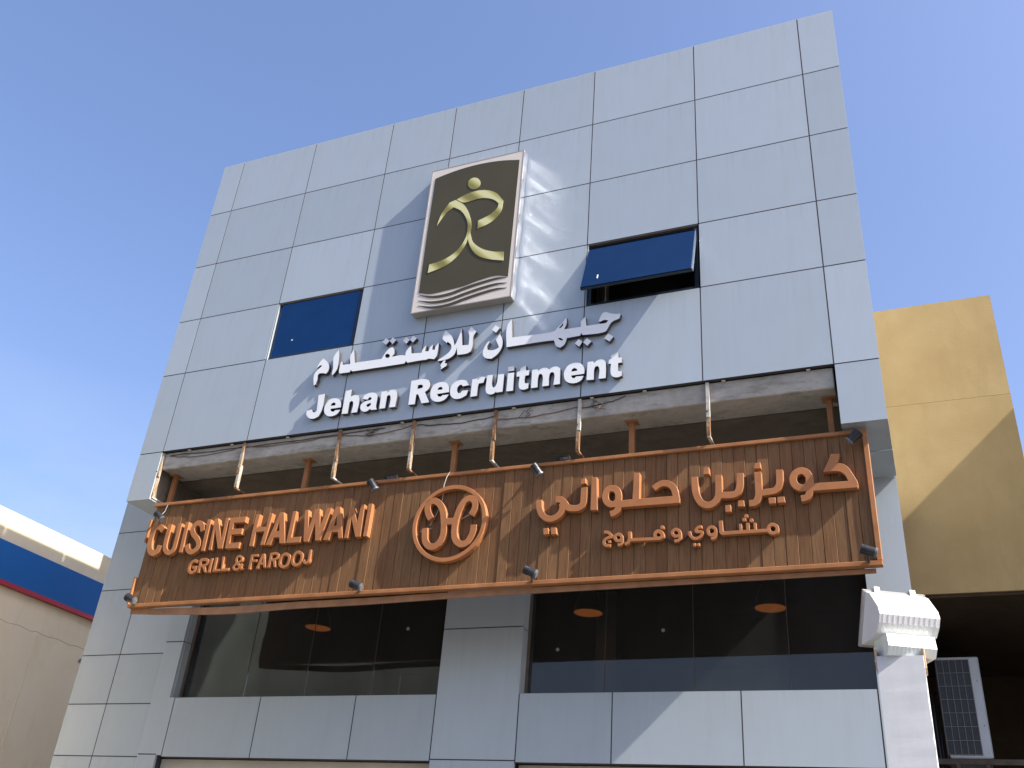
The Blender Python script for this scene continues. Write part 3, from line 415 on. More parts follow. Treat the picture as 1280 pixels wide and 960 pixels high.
  ('lam_lam_alef', [[-4544,7421,-4523,7401,-4502,7381,-4482,7361,-4464,7339,-4453,7323,-4444,7307,-4435,7290,-4428,7273,-4422,7254,-4417,7234,-4412,7215,-4408,7195,-4401,7207,-4395,7220,-4388,7232,-4383,7245,-4370,7287,-4360,7331,-4351,7374,-4342,7418,-4310,7183,-4231,7175,-4231,7206,-4232,7237,-4233,7268,-4236,7299,-4240,7315,-4246,7331,-4252,7347,-4257,7362,-4221,7411,-4154,7339,-4162,7324,-4171,7310,-4179,7296,-4184,7280,-4187,7248,-4184,7216,-4180,7184,-4180,7151,-4182,7135,-4187,7118,-4191,7102,-4196,7086,-4204,7081,-4212,7076,-4221,7071,-4230,7067,-4261,7063,-4293,7063,-4326,7065,-4358,7066,-4374,7165,-4378,7143,-4382,7121,-4387,7100,-4396,7080,-4406,7068,-4419,7057,-4432,7048,-4447,7040,-4462,7034,-4478,7030,-4494,7028,-4510,7026,-4530,7024,-4550,7023,-4571,7023,-4591,7022,-4586,7041,-4568,7051,-4551,7060,-4533,7070,-4516,7080,-4503,7090,-4490,7099,-4477,7109,-4466,7121,-4458,7131,-4451,7142,-4446,7154,-4443,7166,-4443,7180,-4445,7193,-4448,7206,-4454,7218,-4464,7231,-4476,7243,-4489,7254,-4502,7266,-4508,7245,-4568,7307,-4568,7318,-4569,7330,-4569,7341,-4568,7352,-4564,7370,-4558,7387,-4551,7404]]),
  ('hamza', [[-4546,6978,-4539,6989,-4533,7000,-4525,7010,-4518,7020,-4495,7018,-4505,6983,-4471,6971,-4480,6943,-4491,6937,-4503,6930,-4514,6924,-4526,6917,-4531,6914,-4536,6911,-4541,6908,-4546,6906,-4537,6930,-4553,6960,-4551,6964,-4549,6969,-4548,6974]]),
  ('noon', [[-3860,7252,-3853,7239,-3846,7226,-3839,7213,-3833,7199,-3827,7179,-3822,7158,-3819,7137,-3819,7116,-3820,7098,-3823,7080,-3828,7063,-3835,7046,-3844,7029,-3854,7012,-3867,6997,-3881,6982,-3894,6972,-3908,6964,-3922,6956,-3936,6948,-3954,6952,-3972,6955,-3989,6959,-4005,6967,-4018,6977,-4028,6989,-4037,7003,-4044,7017,-4046,7035,-4046,7053,-4043,7071,-4039,7089,-4035,7105,-4030,7120,-4023,7135,-4015,7149,-4008,7159,-4001,7168,-3993,7176,-3985,7185,-3976,7171,-3983,7157,-3990,7143,-3997,7129,-4001,7115,-4000,7104,-3998,7094,-3995,7083,-3993,7073,-3980,7068,-3966,7063,-3953,7058,-3939,7056,-3926,7056,-3913,7057,-3900,7060,-3888,7063,-3880,7067,-3872,7072,-3864,7077,-3856,7082,-3903,7187]]),
  ('dot', [[-3964,7328,-3924,7379,-3868,7336,-3911,7278]]),
  ('jeem_yeh_heh_alef', [[-3779,7353,-3771,7372,-3759,7391,-3746,7408,-3733,7426,-3708,7181,-3643,7179,-3579,7177,-3515,7174,-3451,7172,-3412,7171,-3372,7169,-3333,7168,-3294,7169,-3275,7170,-3255,7173,-3236,7176,-3216,7179,-3208,7189,-3200,7200,-3192,7210,-3183,7221,-3170,7235,-3156,7250,-3142,7264,-3130,7279,-3120,7292,-3111,7305,-3102,7319,-3093,7332,-3091,7314,-3088,7296,-3086,7277,-3086,7259,-3090,7239,-3096,7219,-3104,7199,-3110,7180,-2925,7178,-2928,7246,-2878,7300,-2862,7179,-2827,7178,-2792,7178,-2757,7177,-2721,7177,-2702,7176,-2684,7176,-2665,7175,-2646,7175,-2623,7204,-2634,7208,-2645,7213,-2656,7216,-2668,7218,-2680,7216,-2692,7212,-2704,7207,-2715,7203,-2731,7214,-2726,7228,-2721,7242,-2716,7256,-2710,7269,-2704,7280,-2698,7291,-2691,7301,-2684,7312,-2676,7313,-2667,7315,-2658,7316,-2650,7315,-2637,7310,-2625,7303,-2614,7295,-2601,7288,-2585,7282,-2568,7276,-2550,7272,-2533,7268,-2522,7266,-2511,7265,-2500,7264,-2489,7263,-2504,7207,-2525,7200,-2546,7194,-2567,7187,-2585,7175,-2597,7162,-2607,7146,-2615,7129,-2624,7112,-2629,7103,-2633,7094,-2637,7084,-2644,7077,-2649,7073,-2656,7070,-2663,7068,-2670,7066,-2728,7061,-2786,7063,-2845,7068,-2903,7072,-2918,7101,-2927,7069,-3077,7063,-3078,7053,-3080,7042,-3082,7032,-3085,7022,-3089,7010,-3094,6999,-3100,6988,-3107,6979,-3116,6972,-3127,6966,-3137,6960,-3148,6955,-3159,6962,-3171,6969,-3182,6976,-3192,6986,-3202,7003,-3209,7022,-3214,7042,-3220,7061,-3237,7062,-3254,7063,-3271,7064,-3288,7065,-3408,7067,-3527,7067,-3647,7067,-3767,7067,-3774,7139,-3784,7211,-3788,7282], [-3174,7205,-3125,7268,-3127,7230,-3133,7224,-3138,7218,-3144,7211,-3151,7207,-3156,7205,-3162,7205,-3168,7205], [-3177,7080,-3170,7080,-3164,7080,-3157,7080,-3151,7079,-3142,7074,-3133,7067,-3125,7060,-3117,7052,-3121,7042,-3129,7045,-3138,7047,-3146,7049,-3153,7053,-3160,7059,-3166,7066,-3171,7073]]),
  ('dot', [[-2984,6980,-2943,7028,-2900,6988,-2932,6932]]),
  ('dot', [[-2891,6978,-2852,7022,-2799,6976,-2843,6928]]),
  ('dot', [[-2663,6988,-2622,7042,-2562,6993,-2603,6940]]),
 ],
 'wall_latin': [
  ('J', [[-6106,6807,-6019,6811,-6017,6758,-6014,6704,-6014,6651,-6020,6598,-6025,6578,-6032,6560,-6040,6541,-6048,6522,-6063,6516,-6078,6508,-6093,6502,-6108,6499,-6126,6499,-6144,6502,-6162,6507,-6178,6516,-6193,6527,-6206,6540,-6217,6556,-6225,6572,-6228,6583,-6228,6594,-6227,6604,-6227,6615,-6159,6625,-6144,6591,-6114,6579,-6090,6597]]),
  ('e', [[-5972,6687,-5965,6698,-5956,6708,-5947,6717,-5936,6724,-5922,6730,-5907,6733,-5892,6734,-5878,6733,-5860,6730,-5844,6725,-5828,6718,-5813,6709,-5802,6699,-5792,6687,-5783,6674,-5777,6660,-5773,6645,-5771,6630,-5770,6615,-5769,6600,-5905,6598,-5893,6565,-5853,6552,-5838,6571,-5770,6569,-5777,6557,-5783,6544,-5790,6531,-5799,6521,-5810,6513,-5822,6508,-5835,6504,-5849,6501,-5865,6499,-5882,6499,-5898,6501,-5914,6505,-5931,6512,-5946,6523,-5960,6535,-5972,6549,-5980,6564,-5987,6581,-5991,6598,-5992,6615,-5991,6634,-5987,6652,-5980,6670], [-5913,6638,-5902,6666,-5878,6679,-5850,6664,-5848,6636]]),
  ('h', [[-5740,6808,-5660,6815,-5660,6722,-5648,6726,-5637,6731,-5626,6735,-5614,6737,-5600,6736,-5586,6732,-5572,6728,-5558,6724,-5553,6714,-5547,6704,-5542,6694,-5539,6684,-5533,6640,-5534,6596,-5537,6551,-5539,6507,-5615,6507,-5612,6541,-5608,6575,-5607,6609,-5613,6642,-5617,6649,-5622,6654,-5628,6660,-5633,6666,-5662,6649,-5662,6506,-5741,6510]]),
  ('a', [[-5493,6667,-5482,6713,-5468,6719,-5453,6726,-5438,6732,-5423,6736,-5404,6737,-5385,6736,-5366,6733,-5348,6727,-5336,6720,-5326,6712,-5316,6702,-5305,6693,-5304,6678,-5303,6664,-5302,6649,-5301,6635,-5302,6611,-5303,6588,-5304,6565,-5301,6542,-5298,6532,-5294,6524,-5289,6515,-5285,6506,-5364,6511,-5372,6529,-5382,6521,-5392,6512,-5402,6505,-5414,6500,-5427,6498,-5441,6499,-5455,6502,-5468,6508,-5479,6515,-5489,6525,-5498,6536,-5504,6549,-5507,6561,-5507,6574,-5506,6588,-5505,6601,-5493,6609,-5482,6617,-5470,6625,-5457,6631,-5440,6635,-5422,6638,-5404,6639,-5386,6642,-5373,6661,-5392,6679,-5413,6677,-5424,6652], [-5432,6575,-5420,6594,-5374,6603,-5374,6572,-5407,6551]]),
  ('n', [[-5259,6728,-5186,6728,-5185,6704,-5141,6737,-5083,6728,-5075,6717,-5067,6706,-5060,6695,-5055,6683,-5048,6640,-5049,6596,-5052,6552,-5054,6508,-5131,6510,-5129,6545,-5126,6579,-5126,6614,-5132,6647,-5136,6655,-5141,6662,-5147,6669,-5152,6676,-5180,6659,-5182,6510,-5254,6510]]),
  ('R', [[-4894,6815,-4854,6816,-4813,6818,-4772,6819,-4732,6814,-4717,6810,-4702,6804,-4688,6796,-4673,6790,-4666,6776,-4659,6763,-4652,6749,-4649,6734,-4649,6719,-4651,6704,-4656,6689,-4663,6675,-4672,6666,-4682,6658,-4693,6652,-4704,6645,-4697,6633,-4691,6620,-4684,6608,-4678,6595,-4666,6574,-4655,6552,-4644,6530,-4633,6508,-4725,6506,-4782,6626,-4807,6629,-4810,6507,-4889,6511], [-4803,6745,-4792,6746,-4780,6747,-4769,6748,-4758,6746,-4752,6742,-4746,6737,-4741,6732,-4735,6727,-4742,6702,-4802,6697]]),
  ('e', [[-4616,6699,-4609,6708,-4601,6717,-4591,6724,-4580,6730,-4564,6736,-4547,6741,-4530,6743,-4513,6743,-4495,6741,-4477,6736,-4460,6729,-4446,6720,-4435,6709,-4426,6697,-4419,6683,-4413,6669,-4408,6652,-4406,6636,-4404,6618,-4402,6601,-4549,6597,-4530,6564,-4499,6555,-4480,6572,-4403,6571,-4411,6558,-4418,6544,-4426,6532,-4436,6521,-4449,6512,-4462,6506,-4477,6501,-4492,6498,-4510,6497,-4528,6498,-4545,6501,-4562,6506,-4576,6513,-4589,6522,-4601,6533,-4611,6545,-4620,6560,-4626,6576,-4630,6592,-4632,6609,-4633,6632,-4631,6656,-4626,6678], [-4550,6648,-4539,6677,-4510,6683,-4488,6665,-4491,6645]]),
  ('c', [[-4333,6723,-4317,6729,-4300,6733,-4283,6734,-4266,6733,-4250,6731,-4235,6726,-4220,6720,-4205,6714,-4172,6653,-4247,6649,-4254,6668,-4279,6674,-4286,6668,-4293,6662,-4300,6656,-4305,6648,-4308,6637,-4310,6626,-4309,6614,-4308,6603,-4305,6594,-4300,6586,-4296,6578,-4291,6570,-4262,6571,-4245,6594,-4173,6591,-4190,6531,-4205,6524,-4220,6516,-4234,6509,-4250,6504,-4267,6501,-4284,6500,-4301,6500,-4318,6504,-4333,6510,-4347,6519,-4360,6529,-4370,6541,-4379,6556,-4386,6572,-4390,6588,-4392,6605,-4394,6624,-4392,6643,-4389,6662,-4382,6680,-4373,6693,-4361,6705,-4348,6715]]),
  ('r', [[-4138,6719,-4076,6722,-4074,6699,-4034,6736,-3985,6724,-4003,6658,-4055,6656,-4057,6649,-4059,6642,-4060,6634,-4062,6627,-4064,6597,-4064,6566,-4064,6536,-4064,6506,-4140,6504]]),
  ('u', [[-3961,6742,-3897,6740,-3898,6705,-3900,6669,-3900,6634,-3893,6601,-3890,6595,-3886,6589,-3881,6584,-3877,6579,-3856,6587,-3852,6598,-3848,6609,-3844,6620,-3842,6631,-3838,6657,-3837,6683,-3836,6708,-3835,6734,-3765,6731,-3767,6514,-3840,6513,-3840,6526,-3848,6520,-3856,6513,-3864,6507,-3873,6502,-3886,6500,-3899,6499,-3912,6501,-3924,6504,-3935,6510,-3945,6518,-3953,6527,-3960,6538,-3965,6552,-3967,6566,-3968,6581,-3968,6596,-3968,6633,-3966,6669,-3964,6706]]),
  ('i', [[-3723,6732,-3650,6731,-3648,6508,-3724,6511]]),
  ('dot', [[-3723,6810,-3653,6809,-3654,6753,-3724,6756]]),
  ('t', [[-3580,6772,-3518,6801,-3517,6735,-3476,6733,-3480,6672,-3521,6671,-3522,6650,-3524,6628,-3524,6607,-3520,6587,-3518,6583,-3515,6580,-3512,6577,-3509,6574,-3475,6575,-3476,6513,-3488,6510,-3500,6506,-3512,6503,-3524,6502,-3536,6504,-3546,6507,-3557,6511,-3568,6515,-3572,6523,-3577,6531,-3581,6539,-3584,6547,-3588,6578,-3587,6608,-3585,6639,-3583,6670,-3619,6674,-3618,6732,-3584,6734]]),
  ('m', [[-3445,6728,-3380,6728,-3378,6706,-3368,6713,-3358,6720,-3348,6727,-3336,6731,-3324,6734,-3312,6735,-3300,6734,-3288,6731,-3278,6726,-3269,6719,-3261,6711,-3252,6703,-3244,6710,-3236,6717,-3227,6723,-3218,6728,-3205,6730,-3192,6731,-3179,6730,-3166,6730,-3130,6697,-3125,6512,-3196,6511,-3193,6545,-3190,6580,-3188,6614,-3194,6647,-3197,6653,-3202,6658,-3206,6663,-3211,6668,-3235,6665,-3238,6658,-3241,6652,-3244,6646,-3246,6640,-3250,6608,-3250,6576,-3248,6544,-3247,6512,-3319,6510,-3319,6544,-3317,6578,-3317,6612,-3324,6644,-3327,6650,-3331,6655,-3335,6660,-3339,6666,-3360,6665,-3363,6660,-3365,6654,-3368,6649,-3369,6644,-3374,6610,-3374,6576,-3373,6542,-3372,6509,-3444,6508]]),
  ('e', [[-3066,6693,-3060,6703,-3053,6712,-3046,6720,-3037,6726,-3024,6733,-3011,6737,-2997,6739,-2983,6741,-2967,6741,-2951,6739,-2936,6736,-2921,6731,-2909,6724,-2899,6715,-2890,6705,-2882,6694,-2876,6682,-2871,6670,-2867,6656,-2864,6643,-2863,6631,-2864,6619,-2864,6607,-2865,6594,-3007,6594,-2995,6566,-2971,6555,-2949,6574,-2870,6569,-2875,6558,-2880,6546,-2885,6534,-2892,6525,-2904,6515,-2916,6508,-2930,6503,-2945,6499,-2962,6498,-2979,6498,-2996,6501,-3013,6506,-3028,6512,-3042,6521,-3055,6531,-3065,6543,-3074,6558,-3079,6573,-3083,6590,-3086,6606,-3087,6617,-3087,6629,-3086,6640,-3084,6651,-3081,6662,-3077,6673,-3072,6683], [-3007,6640,-2997,6671,-2973,6680,-2945,6663,-2943,6642]]),
  ('n', [[-2833,6728,-2771,6729,-2766,6704,-2756,6712,-2746,6720,-2736,6728,-2725,6733,-2714,6736,-2702,6738,-2690,6738,-2678,6735,-2668,6731,-2659,6725,-2651,6717,-2644,6709,-2640,6698,-2637,6686,-2636,6674,-2635,6663,-2633,6624,-2632,6585,-2633,6546,-2634,6508,-2708,6510,-2706,6544,-2702,6578,-2701,6612,-2708,6644,-2711,6650,-2716,6656,-2721,6661,-2726,6666,-2750,6658,-2752,6651,-2755,6644,-2757,6637,-2759,6630,-2761,6600,-2761,6569,-2760,6539,-2759,6508,-2837,6513]]),
  ('t', [[-2583,6766,-2507,6799,-2504,6727,-2469,6725,-2466,6665,-2506,6664,-2506,6576,-2492,6563,-2466,6562,-2465,6511,-2474,6507,-2483,6503,-2492,6500,-2501,6498,-2515,6498,-2528,6500,-2541,6504,-2554,6510,-2561,6516,-2568,6523,-2573,6530,-2577,6539,-2584,6570,-2585,6603,-2583,6636,-2582,6669,-2607,6669,-2605,6721,-2582,6728]]),
 ],
 'logo': [
  ('dark_panel', [[-4934,9726,-4906,9733,-4877,9741,-4848,9748,-4820,9754,-4752,9767,-4684,9778,-4615,9788,-4546,9794,-4478,9799,-4410,9802,-4342,9802,-4274,9800,-4205,9796,-4137,9789,-4069,9780,-4002,9769,-3949,9758,-3896,9745,-3844,9732,-3791,9719,-3792,9500,-3794,9282,-3795,9064,-3796,8846,-3797,8628,-3798,8410,-3798,8192,-3799,7974,-3837,7987,-3874,8000,-3912,8011,-3950,8017,-4000,8018,-4049,8013,-4098,8005,-4148,7997,-4197,7987,-4246,7975,-4295,7963,-4344,7953,-4407,7946,-4470,7941,-4534,7937,-4597,7934,-4642,7930,-4687,7927,-4732,7925,-4777,7928,-4815,7935,-4853,7947,-4890,7960,-4927,7972,-4929,8183,-4931,8394,-4933,8606,-4935,8817,-4935,9044,-4935,9271,-4934,9499]]),
  ('head', [[-4287,9473,-4287,9464,-4288,9455,-4290,9447,-4293,9439,-4296,9432,-4301,9425,-4306,9419,-4311,9413,-4317,9409,-4324,9405,-4331,9403,-4338,9401,-4347,9400,-4355,9400,-4363,9401,-4371,9402,-4380,9405,-4388,9409,-4396,9413,-4404,9418,-4412,9424,-4419,9431,-4426,9438,-4432,9446,-4438,9454,-4443,9463,-4448,9472,-4452,9481,-4455,9490,-4457,9500,-4458,9509,-4459,9519,-4459,9528,-4458,9536,-4456,9545,-4453,9553,-4450,9560,-4446,9567,-4441,9573,-4435,9579,-4429,9583,-4422,9587,-4415,9590,-4407,9592,-4399,9592,-4391,9592,-4382,9592,-4374,9590,-4366,9587,-4357,9583,-4349,9579,-4341,9574,-4333,9567,-4326,9561,-4319,9553,-4313,9546,-4307,9537,-4302,9528,-4298,9519,-4294,9510,-4291,9501,-4289,9492,-4288,9482]]),
  ('arm_ribbon', [[-4586,9293,-4551,9309,-4516,9326,-4481,9341,-4444,9351,-4391,9360,-4337,9363,-4283,9361,-4230,9352,-4185,9338,-4142,9319,-4101,9296,-4063,9267,-4031,9233,-4003,9194,-3978,9153,-3951,9114,-3954,9072,-3955,9030,-3959,8989,-3970,8950,-3989,8914,-4014,8880,-4043,8850,-4075,8824,-4117,8802,-4162,8786,-4209,8773,-4255,8759,-4257,8884,-4220,8896,-4183,8908,-4146,8922,-4112,8939,-4085,8957,-4060,8976,-4038,8998,-4021,9024,-4015,9039,-4012,9055,-4011,9072,-4008,9088,-4029,9110,-4049,9133,-4070,9154,-4094,9172,-4129,9192,-4166,9208,-4205,9221,-4244,9230,-4304,9231,-4365,9223,-4425,9216,-4484,9222,-4512,9235,-4537,9253,-4561,9274]]),
  ('body_ribbon', [[-4815,8943,-4805,8987,-4795,9032,-4784,9076,-4769,9118,-4750,9158,-4727,9195,-4702,9232,-4678,9269,-4599,9290,-4568,9265,-4537,9241,-4506,9216,-4480,9187,-4448,9142,-4421,9093,-4398,9042,-4379,8990,-4364,8943,-4351,8895,-4343,8847,-4340,8798,-4342,8746,-4349,8696,-4361,8645,-4376,8596,-4394,8547,-4416,8499,-4442,8453,-4472,8411,-4503,8377,-4538,8346,-4575,8319,-4615,8296,-4670,8275,-4728,8261,-4786,8250,-4844,8237,-4839,8359,-4792,8366,-4745,8372,-4698,8380,-4653,8392,-4613,8408,-4575,8427,-4539,8450,-4506,8477,-4474,8512,-4447,8549,-4424,8590,-4406,8633,-4394,8675,-4387,8720,-4385,8764,-4386,8809,-4388,8842,-4394,8874,-4402,8906,-4413,8937,-4432,8981,-4454,9023,-4480,9064,-4510,9101,-4534,9123,-4560,9143,-4587,9161,-4614,9180,-4639,9162,-4665,9144,-4690,9126,-4713,9104,-4742,9067,-4768,9026,-4791,8984]]),
  ('leg_ribbon', [[-4355,8765,-4342,8717,-4330,8669,-4316,8622,-4296,8578,-4269,8540,-4238,8505,-4204,8474,-4167,8445,-4129,8420,-4090,8400,-4049,8381,-4007,8365,-3976,8356,-3944,8349,-3912,8343,-3879,8337,-3876,8210,-3919,8223,-3963,8236,-4006,8249,-4048,8265,-4090,8283,-4132,8303,-4172,8325,-4208,8352,-4240,8383,-4267,8418,-4292,8454,-4313,8493,-4331,8531,-4345,8571,-4357,8611,-4364,8653,-4364,8681,-4362,8709,-4358,8737]]),
  ('wave', [[-4923,7940,-4879,7927,-4835,7914,-4791,7902,-4747,7893,-4695,7888,-4644,7886,-4592,7888,-4541,7892,-4490,7899,-4441,7910,-4392,7922,-4342,7933,-4293,7943,-4244,7952,-4194,7961,-4145,7968,-4096,7975,-4046,7981,-3997,7985,-3948,7986,-3913,7983,-3879,7978,-3845,7972,-3811,7966,-3844,7964,-3878,7962,-3912,7960,-3945,7958,-3994,7952,-4043,7946,-4092,7939,-4141,7931,-4190,7922,-4239,7913,-4288,7903,-4338,7893,-4387,7882,-4436,7869,-4486,7858,-4536,7852,-4588,7849,-4640,7849,-4692,7853,-4743,7862,-4789,7876,-4834,7896,-4878,7918]]),
  ('wave', [[-4919,7862,-4874,7849,-4828,7836,-4783,7824,-4737,7815,-4686,7810,-4634,7809,-4583,7810,-4531,7814,-4481,7821,-4432,7832,-4383,7844,-4334,7855,-4284,7865,-4235,7875,-4186,7883,-4137,7891,-4088,7898,-4039,7904,-3990,7908,-3941,7909,-3906,7906,-3872,7901,-3838,7895,-3804,7889,-3838,7887,-3871,7886,-3905,7884,-3938,7881,-3987,7876,-4036,7869,-4085,7862,-4133,7854,-4182,7845,-4231,7836,-4280,7826,-4329,7816,-4378,7804,-4427,7792,-4477,7781,-4526,7774,-4578,7771,-4630,7771,-4682,7775,-4732,7783,-4781,7798,-4827,7818,-4873,7841]]),
  ('wave', [[-4916,7790,-4869,7777,-4822,7764,-4775,7751,-4727,7743,-4676,7738,-4625,7737,-4574,7738,-4523,7742,-4473,7750,-4424,7761,-4375,7773,-4326,7784,-4277,7794,-4228,7803,-4179,7812,-4130,7820,-4081,7826,-4032,7833,-3983,7837,-3934,7838,-3900,7836,-3866,7830,-3832,7824,-3799,7819,-3832,7817,-3865,7815,-3899,7813,-3932,7810,-3981,7805,-4029,7798,-4078,7791,-4126,7783,-4175,7774,-4224,7765,-4273,7754,-4321,7744,-4370,7733,-4419,7721,-4468,7710,-4518,7703,-4569,7700,-4621,7699,-4672,7703,-4723,7711,-4773,7726,-4821,7746,-4868,7769]]),
 ],
}
PENDING = []
def outline_part(name, loops, y_front, y_back, mats, parent, bev=0.0):
    cu = bpy.data.curves.new('outline', 'CURVE'); cu.dimensions = '2D'; cu.fill_mode = 'BOTH'
    cu.extrude = (y_back - y_front) / 2 - bev; cu.bevel_depth = bev; cu.bevel_resolution = 0
    if bev: cu.offset = -bev
    for flat in loops:
        n = len(flat) // 2
        s = cu.splines.new('POLY'); s.points.add(n - 1)
        for i in range(n): s.points[i].co = (flat[2 * i] / 1000, flat[2 * i + 1] / 1000, 0, 1)
        s.use_cyclic_u = True
    o = bpy.data.objects.new('outline', cu); COL.objects.link(o)
    PENDING.append((o, name, (y_front + y_back) / 2, mats, parent))
def flush_outlines():
    dg = bpy.context.evaluated_depsgraph_get(); dg.update()
    made = [bpy.data.meshes.new_from_object(o.evaluated_get(dg)) for o, *_ in PENDING]
    for me, (o, name, y, mats, parent) in zip(made, PENDING):
        me.materials.clear()
        me.transform(Matrix.Translation((0, y, 0)) @ Matrix.Rotation(math.pi / 2, 4, 'X'))
        ob = mesh_obj(name, me, None, parent, mats=mats)
        me.polygons.foreach_set('use_smooth', [False] * len(me.polygons))
        if len(mats) > 1:
            for p in me.polygons: p.material_index = 0 if p.normal.y < -.5 else 1
        else:
            for p in me.polygons: p.material_index = 0
        cu = o.data; bpy.data.objects.remove(o); bpy.data.curves.remove(cu)
    PENDING.clear()

# ================================================================== THE SETTING
g = box('ground', -900, 900, -900, 900, -.3, 0, 'asphalt'); tag(g, kind='structure')
pv = box('pavement', -30, 20, 2.6, 8.9, .004, .14, 'paving', bev=.02); tag(pv, kind='structure')

# ================================================================== MAIN BUILDING
XC = [-8.646, -8.288, -7.044, -5.799, -4.846, -3.874, -2.914, -1.665, -0.449, -0.054]
ZR = [11.063, 10.145, 9.214, 8.307, 7.472, 6.355]
G = .0065
B = thing('office_building', (-4.35, 9.2, 0), 'grey metal clad shop and office building with two upper windows', 'building')
wins = {(2, 3), (6, 3)}
def panel(x0, x1, z0, z1, y, t=.03, d=0):
    return box('cladding_panel', x0 + G, x1 - G, y, y + t, z0 + G, z1 - G, 'silver_cladding', B)
for i in range(9):
    for j in range(5):
        if (i, j) in wins: continue
        x0 = XC[i] - (G if i == 0 else 0); x1 = XC[i + 1] + (G if i == 8 else 0); z1 = ZR[j] + (G if j == 0 else 0)
        panel(x0, x1, ZR[j + 1], z1, 8.0 + random.uniform(-.0004, .0004))
# corner blocks beside the open strip, their soffits and their cheeks
for (x0, x1) in ((XC[0] - G, XC[1]), (XC[8], XC[9] + G)):
    panel(x0, x1, 5.727, ZR[5], 8.0)
    for k in range(2):
        box('soffit_panel', x0 + .004, x1 - .004, 8.034 + .6 * k, 8.034 + .6 * k + .592, 5.735, 5.757, 'silver_cladding', B)
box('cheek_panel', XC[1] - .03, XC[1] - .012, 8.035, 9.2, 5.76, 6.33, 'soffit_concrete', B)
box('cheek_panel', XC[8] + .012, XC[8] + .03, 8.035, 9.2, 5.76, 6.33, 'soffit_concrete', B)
# sides of the overhanging storeys and roof
for x0, x1 in ((-.165, -.140), (XC[0] + .004, XC[0] + .03)):
    for k in range(6):
        for j in range(5):
            box('cladding_panel', x0, x1, 8.036 + 1.25 * k, 8.036 + 1.25 * k + 1.237, ZR[j + 1] + G, ZR[j] - G, 'silver_cladding', B)
    box('cladding_panel', x0, x1, 8.036, 15.5, 5.76, ZR[5] - G, 'silver_cladding', B)
# joint backing with the two window openings left free
def backing(rects):
    boxes('joint_backing', [(a, b_, 8.0014, 8.05, c, d) for a, b_, c, d in rects], 'joint_sealant', B)
xl, xr = XC[0] + .01, XC[9] - .01
backing([(xl, xr, ZR[3] + .012, ZR[0] - .01), (xl, xr, ZR[5] + .004, ZR[4] - .012), (xl, XC[2] - .012, ZR[4] - .012, ZR[3] + .012),
         (XC[3] + .012, XC[6] - .012, ZR[4] - .012, ZR[3] + .012), (XC[7] + .012, xr, ZR[4] - .012, ZR[3] + .012),
         (xl, XC[1] - .014, 5.76, ZR[5]), (XC[8] + .014, xr, 5.76, ZR[5])])
box('light_block_core', xl + .03, -.17, 8.45, 15.5, 6.2, 10.9, 'dark_void', B)  # unseen near-black filler, added to block light inside the upper storeys
box('roof', xl + .03, -.17, 8.06, 15.5, 10.905, 10.95, 'roof_grey', B)
box('stair_head', -8.5, -4.5, 11.3, 15.4, 10.952, 12.6, 'roof_grey', B)
